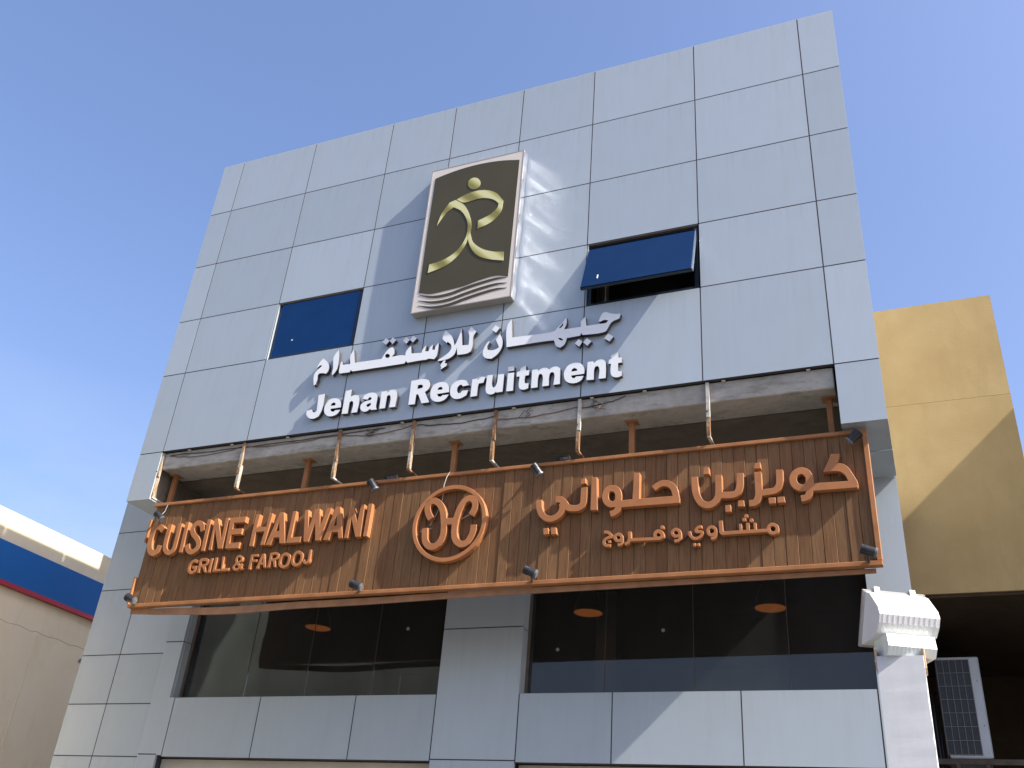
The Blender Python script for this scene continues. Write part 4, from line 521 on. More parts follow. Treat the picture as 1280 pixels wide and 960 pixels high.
# windows of the upper storey
def window(i, j, opened):
    x0, x1, z0, z1 = XC[i] + .004, XC[i + 1] - .004, ZR[j + 1] + .004, ZR[j] - .004
    w = box('window', x0 + .001, x1 - .001, 8.09, 8.44, z0, z0 + .012, 'dark_void', B)
    w.data.materials[0] = MATS['window_frame']
    def wp(name, *a, mat='window_frame', bev=0.0): return box(name, *a, mat, w, bev)
    wp('jamb_lining', x0, x0 + .010, 8.003, 8.085, z0, z1, mat='silver_cladding')
    wp('head_lining', x0 + .011, x1 - .011, 8.004, 8.085, z1 - .010, z1, mat='head_brown')
    wp('frame_bar', x0 + .012, x0 + .052, 8.035, 8.08, z0 + .013, z1 - .012)
    wp('frame_bar', x1 - .052, x1 - .010, 8.02, 8.08, z0 + .013, z1 - .012)
    wp('frame_bar', x0 + .054, x1 - .054, 8.040, 8.08, z1 - .05, z1 - .013)
    wp('frame_bar', x0 + .012, x1 - .010, 8.016, 8.088, z0 + .002, z0 + .03)
    if not opened:
        box('pane', x0 + .05, x1 - .05, 8.017, 8.062, z0 + .018, z1 - .022, 'blue_mirror_glass', w)
        tag(w, 'closed blue mirror window')
        box('sticker', -6.735, -6.715, 8.0155, 8.0168, 7.705, 7.722, 'letter_white', w)
    else:
        tag(w, 'top hung window with its sash pushed open')
        sx0, sx1, zt, h = x0 + .012, x1 - .028, 8.262, .735
        s = bpy.data.objects.new('sash', None); link(s, w)
        bmf = bmesh.new()
        for bx_ in ((sx0, sx0 + .022, 0, .03, -h, 0), (sx1 - .022, sx1, 0, .03, -h, 0), (sx0, sx1, .001, .031, -.03, .001), (sx0, sx1, .001, .031, -h - .001, -h + .03)):
            bm_box(bmf, *bx_)
        rot = Matrix.Rotation(-math.atan2(.236, .692), 4, 'X')
        mv = Matrix.Translation((0, 8.032, zt)) @ rot
        bpy.data.objects.remove(s)
        me = finish(bmf); me.transform(mv); s = mesh_obj('sash', me, 'window_frame', w)
        bmp_ = bmesh.new(); bm_box(bmp_, sx0 + .004, sx1 - .010, -.008, .012, -h + .010, -.006); me = finish(bmp_); me.transform(mv); mesh_obj('pane', me, 'blue_mirror_glass', w)
        bmp_ = bmesh.new(); bm_box(bmp_, sx1 - .009, sx1 + .004, -.010, .030, -h, -.004); me = finish(bmp_); me.transform(mv); mesh_obj('sash_edge', me, 'sash_edge', w)
        bmp_ = bmesh.new(); bm_box(bmp_, sx0 + .17, sx0 + .182, -.014, -.009, -h + .12, -h + .18); me = finish(bmp_); me.transform(mv); mesh_obj('sticker', me, 'letter_white', w)
        for xx in (sx0 + .03, sx1 - .03):
            tube('stay_arm', [(xx, 8.06, 7.95), (xx, 7.93, 7.83)], .006, 'sash_edge', w)
        for k in range(5): box('curtain_fold', x0 + .06 + .03 * k, x0 + .075 + .03 * k, 8.2 + .01 * (k % 2), 8.22 + .01 * (k % 2), z0 + .02, z1 - .02, 'room_column' if k == 3 else 'head_brown', w)
window(2, 3, False); window(6, 3, True)
# the open strip above the sign: beam, soffit, dark wall behind
box('concrete_beam', XC[1] + .016, XC[8] - .016, 8.045, 8.42, 6.133, 6.351, 'raw_concrete', B, bev=.008)
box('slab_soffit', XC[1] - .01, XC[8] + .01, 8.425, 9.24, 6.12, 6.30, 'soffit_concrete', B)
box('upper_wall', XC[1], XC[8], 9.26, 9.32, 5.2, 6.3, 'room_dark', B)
for k in range(11):
    x = -7.95 + .72 * k + random.uniform(-.1, .1)
    box('fixing_clip', x, x + .035, 8.012, 8.0435, 6.334, 6.345, 'fascia_beige', B)

# lower facade (set back 1.23 m)
YF = 9.23
zt, zb = 3.710, 3.040
lx = [-8.286, -7.055, -5.80, -4.822]; rx = [-3.878, -2.893, -1.646, -0.446]
def lp(x0, x1, z0, z1, y=YF, t=.03): return panel(x0, x1, z0, z1, y + random.uniform(-.0003, .0003), t)
for a in (lx, rx):
    for x0, x1 in zip(a, a[1:]): lp(x0, x1, zb, zt)
lp(-8.3735, lx[0], 3.055, 3.713); lp(-8.6405, -8.360, 4.375, 5.745); lp(-8.6405, -8.3605, 3.070, 4.375)
for z0, z1 in ((0, 1.2), (1.2, 2.2), (2.2, 3.070)): lp(-8.6405, -8.360, z0, z1)
for z0, z1 in ((0, .9), (.9, 2.0), (2.0, 3.060), (3.060, 4.396), (4.396, 5.25)): lp(lx[3], rx[0], z0, z1)
lp(rx[3], -.05, 2.0, 3.9); lp(rx[3], -.05, 3.9, 5.745); lp(rx[3], -.05, 0, 2.0)
# reveals of the wide openings
for z0, z1 in ((3.713, 4.372), (4.384, 5.25)):
    box('reveal_panel', -8.368, -8.352, YF + .032, 9.40, z0, z1, 'silver_cladding', B)
    box('reveal_panel', rx[0] - .022, rx[0] - .006, YF + .032, 9.40, z0, z1, 'silver_cladding', B)
    box('reveal_panel', lx[3] + .006, lx[3] + .022, YF + .032, 9.40, z0, z1, 'silver_cladding', B)
# left wing
for x0, x1 in ((-9.95, -9.325), (-9.325, -8.6285)):
    zz = [0, 1.1, 2.2, 3.04, 3.641, 4.240, 5.090, 5.895, 6.6]
    for z0, z1 in zip(zz, zz[1:]): lp(x0, x1, z0, z1, YF + .004)
boxes('joint_backing', [(-9.94, -8.372, 9.2355, 9.5, 0, 6.5), (lx[0], lx[3] + .02, 9.2314, 9.36, 3.045, 3.70), (rx[0] - .02, rx[3], 9.2314, 9.36, 3.045, 3.70),
                        (lx[3] + .023, rx[0] - .023, 9.2314, 9.6, 0, 5.24), (rx[3] + .012, -.06, 9.2314, 9.5, 0, 5.7)], 'joint_sealant', B)
box('wing_body', -9.93, -8.66, 9.5, 15.4, 0, 6.5, 'roof_grey', B)
box('side_wall', -.165, -.14, 9.5, 15.4, 0, 6.2, 'silver_cladding', B)
# glass bands with butt joints, sill and silicone lines
def glass_band(xs, name):
    for x0, x1 in zip(xs, xs[1:]):
        w = box('window_pane', x0 + .003, x1 - .003, 9.385, 9.397, 3.700, 5.25, 'shop_glass', B)
    for x in xs[1:-1]: box('silicone_joint', x - .002, x + .002, 9.386, 9.396, 3.715, 5.25, 'head_brown', B)
    box('sill', xs[0], xs[-1], YF + .034, 9.384, 3.690, 3.706, 'silver_cladding', B)
glass_band([-8.352, -7.438, -6.599, -5.724, lx[3] + .006], 'l'); glass_band([rx[0] - .006, -3.027, -2.117, -1.205, rx[3]], 'r')
box('glass_frame', -8.350, -8.322, 9.36, 9.42, 3.715, 5.25, 'head_brown', B); box('glass_frame', rx[0] - .003, rx[0] + .022, 9.37, 9.42, 3.715, 5.25, 'head_brown', B)
# room behind the glass
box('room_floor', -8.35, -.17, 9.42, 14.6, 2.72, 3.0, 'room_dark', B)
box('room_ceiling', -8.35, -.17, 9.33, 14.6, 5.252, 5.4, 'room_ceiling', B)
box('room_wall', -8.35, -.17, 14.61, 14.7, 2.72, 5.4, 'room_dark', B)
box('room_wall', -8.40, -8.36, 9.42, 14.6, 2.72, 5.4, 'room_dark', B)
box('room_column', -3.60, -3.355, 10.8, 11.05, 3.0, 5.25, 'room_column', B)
boxes('cable_tray', [(-2.6, -.7, 10.7, 10.95, 4.96, 5.02)], 'room_dark', B)
# ground floor shopfront below the spandrels
for a, b_ in ((-8.36, lx[3]), (rx[0], rx[3])):
    box('shopfront_header', a, b_, 9.34, 9.50, 2.86, 3.036, 'fascia_beige', B)
    n = 4
    for k in range(n):
        x0 = a + (b_ - a) * k / n; x1 = a + (b_ - a) * (k + 1) / n
        box('shopfront_pane', x0 + .02, x1 - .02, 9.40, 9.412, .16, 2.86, 'shop_glass', B)
box('shop_interior', -8.3, -.12, 11.5, 11.6, 0, 2.7, 'room_dark', B)
# loose cables on the beam
def sag(x0, x1, z0, z1, drop, y=8.039, n=14, wob=.006):
    return [(x0 + (x1 - x0) * t, y + random.uniform(-.004, .002), z0 + (z1 - z0) * t - drop * 4 * t * (1 - t) + random.uniform(-wob, wob)) for t in [k / n for k in range(n + 1)]]
for a in ((-8.2, -7.1, 6.30, 6.31, .05, 'cable_brown'), (-7.1, -5.75, 6.30, 6.31, .035, 'cable_brown'), (-8.2, -5.2, 6.31, 6.315, .02, 'cable_black'), (-5.75, -4.85, 6.29, 6.30, .05, 'cable_brown'),
          (-4.8, -3.85, 6.30, 6.29, .04, 'cable_black'), (-3.85, -2.95, 6.24, 6.27, .03, 'cable_brown'), (-2.95, -2.45, 6.25, 6.32, .02, 'cable_black')):
    tube('beam_cable', sag(*a[:5]), .0045, a[5], B)
for cx_ in (-2.72, -5.35, -3.5):
    for k in range(4):
        p = [(cx_ + random.uniform(-.09, .09), 8.038 - .006 * t, 6.31 - .035 * t + random.uniform(-.02, .02)) for t in range(4)]
        tube('beam_cable', p, .003, random.choice(['cable_black', 'cable_brown']), B, 5)

# ================================================================== LOGO LIGHT BOX
LB = thing('logo_light_box', (-4.365, 7.95, 7.69), 'tall dark olive and cream logo box with gold running figure', 'sign')
x0, x1, z0, z1, yf, yb = -4.997, -3.739, 7.690, 9.870, 7.883, 7.996
box('casing', x0 + .004, x1 - .006, yf + .004, yb, z0 + .004, z1 - .004, 'logo_casing', LB)
boxes('rim', [(x0, x0 + .012, yf - .002, yf + .03, z0, z1), (x1 - .012, x1, yf - .002, yf + .03, z0, z1), (x0 + .012, x1 - .012, yf - .0015, yf + .03, z0, z0 + .012), (x0 + .012, x1 - .012, yf - .0015, yf + .03, z1 - .012, z1)], 'logo_casing', LB)
box('face', x0 + .0125, x1 - .0125, yf, yf + .003, z0 + .0125, z1 - .0125, 'logo_face', LB)
bm = bmesh.new(); NY, NZ = 8, 260; grid = []
for a in range(NZ + 1):
    row = []
    for b_ in range(NY + 1):
        zz = z0 + .01 + (z1 - z0 - .02) * a / NZ; yy = yf + .006 + (yb - yf - .012) * b_ / NY
        u = zz * 1.0; v = (yy - yf)
        h = .0046 * math.sin(13 * u + 4 * v + .8 * math.sin(2.3 * u)) + .0017 * math.sin(25 * u - 5 * v + 1.3 + 1.2 * math.sin(3.1 * u)) + .0004 * math.sin(49 * u + 7 * v)
        row.append(bm.verts.new((x1 + .001 + h, yy, zz)))
    grid.append(row)
for a in range(NZ):
    for b_ in range(NY): bm.faces.new((grid[a][b_], grid[a][b_ + 1], grid[a + 1][b_ + 1], grid[a + 1][b_]))
sd = mesh_obj('polished_side', finish(bm, True), 'polished_side', LB); tag(sd, 'wavy polished metal side of the box')
dep = 0
for name, loops in DATA['logo']:
    if name == 'dark_panel': outline_part('dark_panel', loops, yf - .004, yf - .0005, ['logo_dark'], LB)
    elif name == 'wave': outline_part('wave_stripe', loops, yf - .004, yf - .0005, ['logo_dark'], LB)
    else:
        dep += 1
        outline_part({'head': 'figure_head', 'arm_ribbon': 'figure_arm', 'body_ribbon': 'figure_body', 'leg_ribbon': 'figure_leg'}[name], loops, yf - .007 - .0007 * dep, yf - .0045, ['logo_gold'], LB)

# ================================================================== WALL LETTERING
WA = thing('arabic_wall_lettering', (-4.2, 7.97, 7.05), 'white raised Arabic company name on the cladding below the logo box', 'sign')
WL = thing('latin_wall_lettering', (-4.2, 7.97, 6.5), 'white raised Jehan Recruitment lettering along the bottom of the upper cladding', 'sign')
for grp, par in (('wall_arabic', WA), ('wall_latin', WL)):
    for name, loops in DATA[grp]:
        outline_part('letter_dot' if name == 'dot' else 'letter', loops, 7.945, 7.994, ['letter_white', 'letter_return'], par)

# ================================================================== RESTAURANT SIGN
SX0, SX1, SZ0, SZ1 = -8.280, -0.240, 4.442, 5.706
RS = thing('restaurant_sign', (-4.26, 8.15, 4.44), 'long brown plank sign with orange letters and a round monogram', 'sign')
NP = 76; pw = (SX1 - SX0 - .06) / NP
bm = bmesh.new(); bm_box(bm, -pw / 2 + .0013, pw / 2 - .0013, 0, .022, 0, SZ1 - SZ0 - .06, bev=.0025)
plank_me = finish(bm); plank_me.materials.append(MATS['sign_wood'])
ro = origin(RS)
for k in range(NP):
    o = bpy.data.objects.new('plank', plank_me)
    o.location = Vector((SX0 + .03 + pw * (k + .5), 8.118 + random.uniform(-.0045, .0035), SZ0 + .03)) - ro
    o.rotation_euler = (0, 0, random.uniform(-.012, .012))
    link(o, RS)
box('backing_board', SX0 + .02, SX1 - .02, 8.150, 8.165, SZ0 + .02, SZ1 - .02, 'frame_back', RS)
bm = bmesh.new(); bm_box(bm, SX0, SX1, 8.088, 8.165, SZ1 - .036, SZ1, bev=.004); mesh_obj('frame_rail', finish(bm), 'frame_orange', RS)
bm = bmesh.new(); bm_box(bm, SX0 + .02, SX1, 8.086, 8.16, SZ0, SZ0 + .040, bev=.004); mesh_obj('frame_rail', finish(bm), 'frame_orange', RS)
bm = bmesh.new(); bm_box(bm, SX1 - .042, SX1 + .002, 8.087, 8.164, SZ0 + .041, SZ1 - .037, bev=.004); mesh_obj('frame_rail', finish(bm), 'frame_orange', RS)
# left rail is broken: two bright pieces left
for z0, z1 in ((SZ0 + .041, SZ0 + .36), (SZ0 + .78, SZ1 - .20)):
    bm = bmesh.new(); bm_box(bm, SX0 - .001, SX0 + .024, 8.090, 8.162, z0, z1, bev=.003); mesh_obj('frame_rail', finish(bm), 'frame_orange', RS)
# recessed lower strip that has come loose and hangs down at its end
bm = bmesh.new(); prev = None; N = 60
for k in range(N + 1):
    t = k / N; x = SX0 + .03 + (SX1 - .06 - SX0 - .03) * t
    dz = -.050 * math.exp(-((t - .17) / .09) ** 2) - .018 * math.exp(-((t - .36) / .12) ** 2) + .02 * max(0, 1 - t / .05)
    dy = -.035 * math.exp(-((t - .16) / .1) ** 2)
    top, bot = SZ0 - .006 + dz * .75, SZ0 - .072 + dz + .03 * t * t
    ring = [bm.verts.new(c) for c in ((x, 8.150 + dy, bot), (x, 8.150 + dy, top), (x, 8.172 + dy, top), (x, 8.172 + dy, bot))]
    if prev:
        for q in range(4): bm.faces.new((prev[q], prev[(q + 1) % 4], ring[(q + 1) % 4], ring[q]))
    else: bm.faces.new(ring)
    prev = ring
bm.faces.new(prev[::-1])
ls = mesh_obj('lower_strip', finish(bm), 'frame_back', RS); tag(ls, 'warped lower timber strip coming loose')
for grp in ('main_latin', 'small_latin', 'main_arabic', 'small_arabic', 'emblem'):
    for name, loops in DATA[grp]:
        nm = {'dot': 'letter_dot', 'ring': 'emblem_ring', 'monogram': 'emblem_monogram'}.get(name, 'letter')
        small = grp.startswith('small')
        outline_part(nm, loops, 8.045 + (.012 if small else 0), 8.108, ['letter_orange'], RS, .0025)
flush_outlines()
# posts that carry the sign from the slab
for x in (-8.22, -6.29, -4.41, -2.44, -.54):
    p = box('support_post', x - .028, x + .028, 8.225, 8.281, 5.2, 6.1235, 'frame_orange', RS, bev=.006)
    box('post_plate', x - .062, x + .062, 8.19, 8.315, 6.124, 6.132, 'frame_back', p)
    box('post_plate', x - .06, x + .06, 8.166, 8.214, 5.3, 5.5, 'frame_back', p)
tube('loose_wire', [(-4.36, 8.10, 5.72), (-4.375, 8.07, 5.65), (-4.40, 8.075, 5.56), (-4.41, 8.10, 5.41), (-4.46, 8.10, 5.25), (-4.52, 8.10, 5.13)], .0045, 'cable_pale', RS)
tube('loose_wire', [(-4.62, 8.10, 5.07), (-4.56, 8.075, 5.085), (-4.50, 8.10, 5.10)], .005, 'cable_pale', RS)
tube('loose_wire', [(-4.17, 8.10, 5.17), (-4.10, 8.08, 5.195), (-4.03, 8.10, 5.23)], .005, 'cable_pale', RS)
tube('loose_wire', [(-2.074, 8.10, 4.815), (-2.015, 8.09, 4.771), (-1.953, 8.09, 4.756), (-1.891, 8.09, 4.783), (-1.86, 8.10, 4.82)], .009, 'cable_black', RS)

# ================================================================== RUSTY HANGERS in the open strip
HX = [-8.300, -7.075, -5.775, -4.830, -3.870, -2.937, -1.632]
HL = ['rusty white hanger at the left end of the open strip, beside the corner block', 'rusty hanger above the letters CUISINE, second from the left end',
      'rusty hanger between the second sign post and the letters HALWANI', 'orange rusted hanger below the word Jehan, just left of the emblem post',
      'pale rusty hanger just right of the post above the round emblem', 'rusty hanger with a long white upper strip below the letters ment', 'grey and rusty hanger nearest the right corner block']
for k, (x, lab) in enumerate(zip(HX, HL)):
    t = thing('rusty_hanger', (x, 8.03, 5.77), lab, 'bracket', 'rusty hangers above the sign')
    xt = x + random.uniform(-.01, .02)
    zm = random.uniform(6.0, 6.12)
    rl = Matrix.Rotation(random.uniform(-.02, .03), 4, 'Y')
    bm = bmesh.new(); bm_box(bm, xt - .016, xt + .016, 8.010, 8.016, zm - .06, 6.34); bm_box(bm, xt + .011, xt + .016, 8.0165, 8.043, zm - .06, 6.34)
    mesh_obj('upper_angle', finish(bm), 'cable_pale' if k in (5, 6) else 'rusty_paint', t)
    bm = bmesh.new(); bm_box(bm, x - .012, x + .018, 8.018, 8.024, 5.775, zm + .05); bm_box(bm, x + .013, x + .018, 8.0245, 8.064, 5.775, zm + .05)
    mesh_obj('lower_angle', finish(bm), 'rusty_paint', t)
    bm = bmesh.new(); bm_box(bm, x - .012, x + .020, 8.026, 8.30, 5.757, 5.774); mesh_obj('return_bar', finish(bm), 'rusty_paint' if k % 2 else 'cable_pale', t)
    bm = bmesh.new(); bm_cyl(bm, (x, 8.00, zm), (x, 8.017, zm), .008, seg=8); mesh_obj('bolt', finish(bm), 'bracket_steel', t)

# ================================================================== SPOTLIGHTS on the sign
def spotlight(x, z, mount_z, axis, label, y=8.00):
    t = thing('spotlight', (x, y, z), label, 'spotlight', 'small black spotlights on the plank sign')
    a = Vector(axis).normalized(); c = Vector((x, y, z))
    bm = bmesh.new(); bm_cyl(bm, c - a * .062, c + a * .052, .041, seg=20)
    for k in range(3): bm_cyl(bm, c - a * (.056 - .016 * k), c - a * (.050 - .016 * k), .046, seg=20)
    mesh_obj('lamp_head', finish(bm), 'spot_black', t)
    bm = bmesh.new(); bm_cyl(bm, c + a * .050, c + a * .066, .044, seg=20); mesh_obj('bezel', finish(bm), 'spot_bezel', t)
    bm = bmesh.new(); bm_cyl(bm, c + a * .0665, c + a * .069, .034, seg=20); mesh_obj('lens', finish(bm), 'spot_lens', t)
    tube('arm', [c - a * .02 + Vector((0, .03, 0)), (x - .01, y + .075, (z + mount_z) / 2), (x - .012, 8.092, mount_z)], .010, 'spot_black', t)
    return t
dn = (.55, .22, -.80); up = (.85, .22, -.38)
spotlight(-8.06, 5.49, SZ1 - .02, (.70, .15, -.62), 'black spotlight on the upper left corner of the plank sign')
spotlight(-5.215, 5.605, SZ1 - .02, dn, 'black spotlight on the upper rail, just above the end of HALWANI')
spotlight(-3.34, 5.585, SZ1 - .02, dn, 'black spotlight on the upper rail, just right of the round emblem')
spotlight(-.345, 5.592, SZ1 - .02, (-.72, .08, -.60), 'black spotlight in the upper right corner of the plank sign')
spotlight(-8.15, 4.51, SZ0 + .02, up, 'black spotlight on the lower left corner of the plank sign')
spotlight(-5.225, 4.51, SZ0 + .02, up, 'black spotlight on the lower rail, below the end of HALWANI')
spotlight(-3.335, 4.538, SZ0 + .02, up, 'black spotlight on the lower rail, just right of the round emblem')
spotlight(-.335, 4.537, SZ0 + .02, (.90, .10, -.32), 'black spotlight in the lower right corner of the plank sign')
spotlight(-5.13, 5.765, SZ1 - .005, (.5, .5, .3), 'dim spotlight peeking over the top rail, left of the emblem post', 8.21)
spotlight(-3.145, 5.775, SZ1 - .005, (.5, .5, .3), 'dim spotlight peeking over the top rail, right of the emblem post', 8.21)

# ================================================================== PENDANT LAMPS inside
def pendant(x, y, z, label, glow):
    t = thing('pendant_lamp', (x, y, z), label, 'lamp', 'pendant lamps behind the glass')
    bm = bmesh.new(); prof = [(.17, 0), (.165, .05), (.14, .14), (.09, .25), (.035, .33), (.03, .36)]; seg = 28; prev = None
    for r, h in prof:
        ring = [bm.verts.new((x + r * math.cos(2 * math.pi * q / seg), y + r * math.sin(2 * math.pi * q / seg), z + h)) for q in range(seg)]
        if prev:
            for q in range(seg): bm.faces.new((prev[q], prev[(q + 1) % seg], ring[(q + 1) % seg], ring[q]))
        prev = ring
    mesh_obj('shade', finish(bm, True), 'shade_black', t)
    bm = bmesh.new(); prev = None
    for r, h in [(.163, .004), (.158, .05), (.133, .135), (.085, .24), (.001, .25)]:
        ring = [bm.verts.new((x + r * math.cos(2 * math.pi * q / seg), y + r * math.sin(2 * math.pi * q / seg), z + h)) for q in range(seg)]
        if prev:
            for q in range(seg): bm.faces.new((prev[q], ring[q], ring[(q + 1) % seg], prev[(q + 1) % seg]))
        prev = ring
    me = bpy.data.meshes.new('m'); bm.to_mesh(me); bm.free(); mesh_obj('glowing_lining', me, glow, t)
    tube('cord', [(x, y, z + .36), (x, y, 5.25)], .006, 'cable_black', t)
pendant(-7.20, 10.3, 4.80, 'black cone pendant lamp behind the left glass band', 'lamp_glow')
pendant(-3.54, 10.3, 4.84, 'glowing pendant lamp beside the pale column behind the right glass', 'lamp_glow')
pendant(-1.485, 10.3, 4.805, 'glowing pendant lamp behind the right half of the right glass band', 'lamp_glow')
for (x, z), lab in zip(((-6.046, 4.835), (-4.005, 4.515), (-2.736, 4.698)), ('small hanging bulb behind the left glass, near the white pier', 'small hanging bulb behind the right glass, beside the white pier', 'small hanging bulb behind the middle of the right glass')):
    t = thing('hanging_bulb', (x, 10.6, z), lab, 'lamp', 'small bulbs behind the glass')
    bm = bmesh.new(); bmesh.ops.create_icosphere(bm, subdivisions=2, radius=.022, matrix=Matrix.Translation((x, 10.6, z))); mesh_obj('bulb', finish(bm, True), 'bulb_glow', t)
    tube('cord', [(x, 10.6, z + .02), (x, 10.6, 5.25)], .003, 'cable_black', t)

# ================================================================== LEFT NEIGHBOUR
LN = thing('neighbour_shop', (-13.6, 6, 0), 'beige shop wall with blue fascia, red stripe and cream parapet', 'building')
XN = -13.3
box('lower_wall', XN - 7, XN, 6.21, 12.6, 0, 5.72, 'beige_stucco', LN)
box('red_stripe', XN - .5, XN + .075, 6.21, 12.6, 5.722, 5.790, 'red_stripe', LN)
box('fascia_band', XN - .5, XN + .07, 6.21, 12.6, 5.792, 6.370, 'blue_band', LN)
box('front_block', XN - 7, XN + .12, -9, 6.2, 0, 9.0, 'grey_render', LN)
box('parapet_wall', XN - 7, XN - .01, 6.21, 12.6, 6.372, 6.875, 'cream_stucco', LN)
box('wall_return', XN - 7, XN, 12.61, 22, 0, 6.9, 'cream_stucco', LN)
tube('plaster_bead', [(XN + .002, 11.317, z) for z in (0, 2, 4, 5.2)], .009, 'cream_stucco', LN, 8)
tube('plaster_crack', [(XN + .0005, 9 + .12 * k, 5.235 + .012 * math.sin(k * 1.7) + random.uniform(-.012, .012)) for k in range(30)], .0022, 'head_brown', LN, 5)
t = thing('wall_light_fitting', (-10.0, 9.2, 3.9), 'tiny fitting sticking out from the left edge of the grey wing', 'light')
bm = bmesh.new(); bm_cyl(bm, (-9.955, 9.30, 4.17), (-10.02, 9.28, 4.19), .02, .03, 12); bm_cyl(bm, (-9.94, 9.30, 4.15), (-9.957, 9.30, 4.165), .012, seg=8)
mesh_obj('fitting_body', finish(bm), 'spot_bezel', t)

# ================================================================== OCHRE BUILDING on the other side
OB = thing('ochre_building', (1.3, 12.5, 0), 'ochre plastered building with deep dark undercroft beyond the grey one', 'building')
box('upper_wall', -.135, 1.282, 11.0, 11.35, 5.105, 7.436, 'ochre_stucco', OB)
box('upper_wall', -.135, 1.281, 11.003, 11.35, 7.441, 8.835, 'ochre_stucco', OB)
box('wall_body', -.135, 1.275, 11.36, 17.5, 5.11, 8.82, 'ochre_stucco', OB)
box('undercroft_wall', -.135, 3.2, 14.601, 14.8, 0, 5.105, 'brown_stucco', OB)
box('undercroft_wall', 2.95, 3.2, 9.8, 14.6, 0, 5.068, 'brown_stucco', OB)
box('shade_brown_ceiling', -.134, 3.2, 11.03, 14.6, 5.070, 5.1035, 'brown_stucco', OB)  # dark sheet added below the ochre body, undercroft shade put into its colour
box('side_wing', 3.2, 8.0, 9.3, 17.0, 0, 9.07, 'ochre_stucco', OB)

# ================================================================== AIR CONDITIONER
AC = thing('air_conditioner', (.30, 12.0, 3.55), 'pale outdoor air conditioner with dark wire grille in the undercroft', 'air conditioner')
ax0, ax1, ay, az0, az1 = .086, .513, 11.8, 3.560, 4.630
box('casing', ax0, ax1, ay, ay + .85, az0, az1, 'ac_white', AC, bev=.012)
box('coil', ax0 - .004, ax1 - .10, ay - .004, ay + .80, az0 + .03, az1 - .03, 'ac_coil', AC)
rows, cols = 7, 5
for k in range(rows + 1):
    z = az0 + .035 + (az1 - az0 - .07) * k / rows
    boxes('grille_wire', [(ax0 - .014, ax1 - .10, ay - .014, ay - .009, z - .003, z + .003), (ax0 - .014, ax0 - .009, ay - .008, ay + .8, z - .003, z + .003)], 'ac_wire', AC)
for k in range(cols + 1):
    x = ax0 - .010 + (ax1 - .105 - ax0 + .01) * k / cols
    box('grille_wire', x - .003, x + .003, ay - .020, ay - .0145, az0 + .03, az1 - .03, 'ac_wire', AC)
for k in range(1, 8):
    box('grille_wire', ax0 - .020, ax0 - .0145, ay + .1 * k, ay + .1 * k + .006, az0 + .03, az1 - .03, 'ac_wire', AC)
for z in (az0 + .33, az0 + .80):
    box('screw', ax1 - .05, ax1 - .04, ay - .004, ay - .0005, z, z + .01, 'ac_coil', AC)
boxes('bracket', [(ax0 - .25, 1.4, ay + .02, ay + .06, az0 - .06, az0 - .003), (ax0 - .25, 1.4, ay + .75, ay + .79, az0 - .06, az0 - .003), (ax0 + .05, ax0 + .09, ay - .02, ay + 2.8, az0 - .12, az0 - .061), (ax1 - .09, ax1 - .05, ay - .02, ay + 2.8, az0 - .12, az0 - .061)], 'bracket_steel', AC)
tube('pipe', [(ax0 - .06, ay + .3, az0 + .75), (ax0 - .09, ay + .2, az0 + .7), (ax0 - .095, ay + .1, az0 + .3), (ax0 - .08, ay + .1, az0 - .8)], .018, 'cable_black', AC, 8)
tube('pipe', [(ax0 - .04, ay + .3, az0 + .60), (ax0 - .055, ay + .2, az0 + .5), (ax0 - .06, ay + .1, az0 + .1), (ax0 - .05, ay + .1, az0 - .8)], .012, 'cable_black', AC, 8)

# ================================================================== WHITE COLUMN AND FLOODLIGHT
CW = thing('white_column', (-.17, 6.6, 0), 'white plastered column with chipped edges in front of the building', 'column')
cx0, cx1, cyf, ctop = -.300, -.022, 6.5, 3.285
prof = []
bm = bmesh.new(); prev = None; nz = 60
for k in range(nz + 1):
    z = ctop * k / nz; c = random.uniform(0, .010) if k > 20 else .002
    ring = [bm.verts.new(p) for p in ((cx0, cyf, z), (cx1 - c, cyf + random.uniform(0, .002), z), (cx1, cyf + c + .004, z), (cx1, cyf + .26, z), (cx0, cyf + .26, z))]
    if prev:
        for q in range(5): bm.faces.new((prev[q], prev[(q + 1) % 5], ring[(q + 1) % 5], ring[q]))
    else: bm.faces.new(ring)
    prev = ring
bm.faces.new(prev[::-1])
mesh_obj('shaft', finish(bm), 'white_plaster', CW)
for sx in (cx0 - .010, cx1 - .004):
    bm = bmesh.new()
    bm_box(bm, sx, sx + .015, cyf + .01, cyf + .20, ctop - .08, ctop + .05, bev=.004); mesh_obj('broken_plaster', finish(bm), 'peeled_plaster', CW)
FL = thing('floodlight', (-.17, 6.6, 3.3), 'white ribbed floodlight seen from behind on top of the white column', 'floodlight')
# gear box
def loft(name, sections, mat, parent, smooth=False):
    bm = bmesh.new(); prev = None
    for s in sections:
        ring = [bm.verts.new(p) for p in s]; n = len(ring)
        if prev:
            for q in range(n): bm.faces.new((prev[q], prev[(q + 1) % n], ring[(q + 1) % n], ring[q]))
        else: bm.faces.new(ring)
        prev = ring
    bm.faces.new(prev[::-1])
    return mesh_obj(name, finish(bm, smooth), mat, parent)
yaw = Matrix.Rotation(R(26), 4, 'Z'); pc = Vector((-.135, 6.62, 0))
def fp(u, v, z):                     # u along the lamp's width, v towards the building
    q = yaw @ Vector((u, v, 0)); return (pc.x + q.x, pc.y + q.y, z)
gp = [(-.10, 3.285), (-.135, 3.335), (-.12, 3.415), (.07, 3.43), (.10, 3.285)]
loft('gear_box', [[fp(u, v, z) for v, z in gp] for u in (-.155, .155)], 'flood_gear', FL)
for k in range(12):
    u = -.14 + .025 * k; loft('gear_rib', [[fp(uu, v - .0015, z) for v, z in gp[:3]] + [fp(uu, -.05, 3.36)] for uu in (u - .004, u + .004)], 'flood_gear', FL)
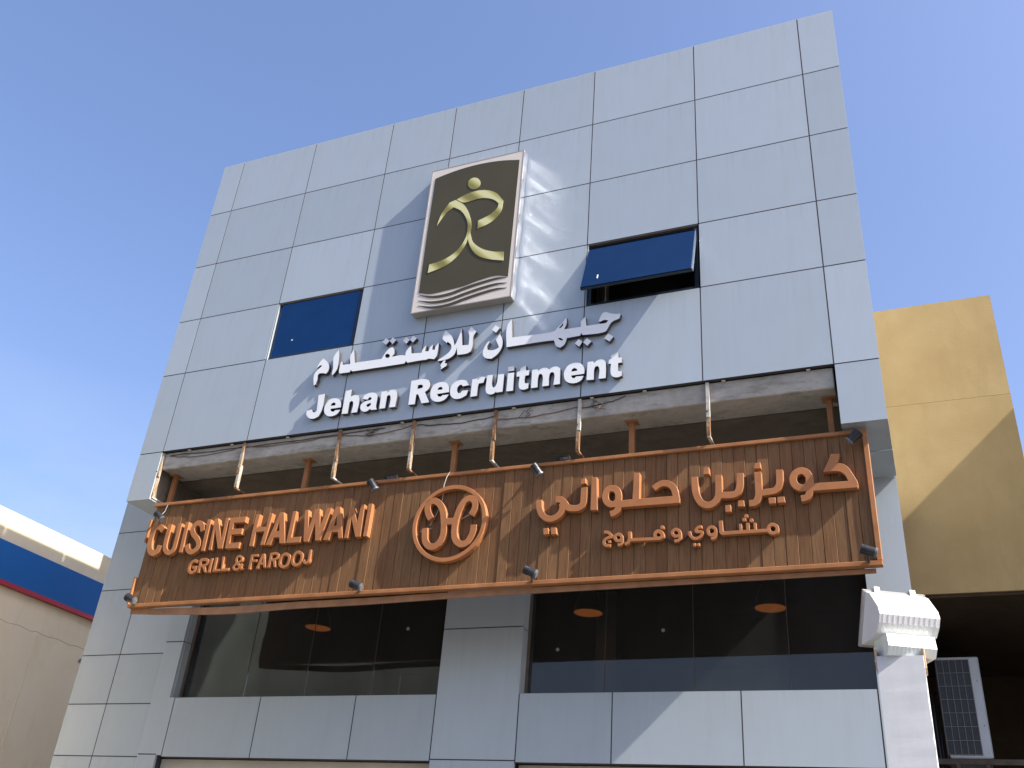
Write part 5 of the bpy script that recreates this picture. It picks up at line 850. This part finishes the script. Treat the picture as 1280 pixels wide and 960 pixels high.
hp = [(.185, 3.415), (.02, 3.410), (-.07, 3.428), (-.125, 3.480), (-.150, 3.530), (-.135, 3.580), (-.03, 3.700), (.045, 3.735)]
us = [-.195, .195]
loft('housing', [[fp(u * (1 if i > 4 or True else 1), v, z) for i, (v, z) in enumerate(hp)] for u in us], 'flood_white', FL)
for k in range(11):
    u = -.17 + .034 * k
    loft('cooling_rib', [[fp(uu, v * 1.006 - .001, z) for v, z in hp[2:6]] + [fp(uu, -.06, 3.52)] for uu in (u - .0035, u + .0035)], 'flood_white', FL)
fr = [(.045, 3.737), (.028, 3.752), (.185, 3.440), (.178, 3.428)]
loft('front_frame', [[fp(u, v, z) for v, z in ((.030, 3.738), (.052, 3.752), (.212, 3.415), (.188, 3.402))] for u in (-.208, .208)], 'flood_frame', FL)
for u in (-.12, .12):
    loft('clip', [[fp(uu, v, z) for v, z in ((.015, 3.715), (.02, 3.765), (.06, 3.775), (.06, 3.755), (.036, 3.755))] for uu in (u - .018, u + .018)], 'flood_white', FL)
for u in (-.08, .09):
    bm = bmesh.new(); bm_cyl(bm, fp(u, -.06, 3.437), fp(u, -.07, 3.418), .010, seg=8); mesh_obj('bolt', finish(bm), 'bracket_steel', FL)

# ================================================================== BIRDS
for (loc, lab, s) in (((-13.2, 40.0, 38.2), 'tiny dark bird in the sky above the roofline', 1.0), ((-23.4, 40, 28.6), 'tiny dark bird in the sky left of the building', .8)):
    t = thing('bird', loc, lab, 'bird', 'birds in the sky')
    L = Vector(loc); bm = bmesh.new()
    bmesh.ops.create_icosphere(bm, subdivisions=2, radius=.05 * s, matrix=Matrix.Translation(L) @ Matrix.Diagonal((2.2, .9, .9, 1)))
    mesh_obj('body', finish(bm, True), 'bird_dark', t)
    for sg in (-1, 1):
        bm = bmesh.new(); v = [bm.verts.new(L + Vector(p) * s) for p in ((.06, .02 * sg, .02), (-.05, .02 * sg, .02), (-.09, .17 * sg, .09), (-.02, .19 * sg, .10))]
        f = bm.faces.new(v); r = bmesh.ops.extrude_face_region(bm, geom=[f]); bmesh.ops.translate(bm, vec=(0, 0, .012), verts=[e for e in r['geom'] if isinstance(e, bmesh.types.BMVert)])
        mesh_obj('wing', finish(bm), 'bird_dark', t)
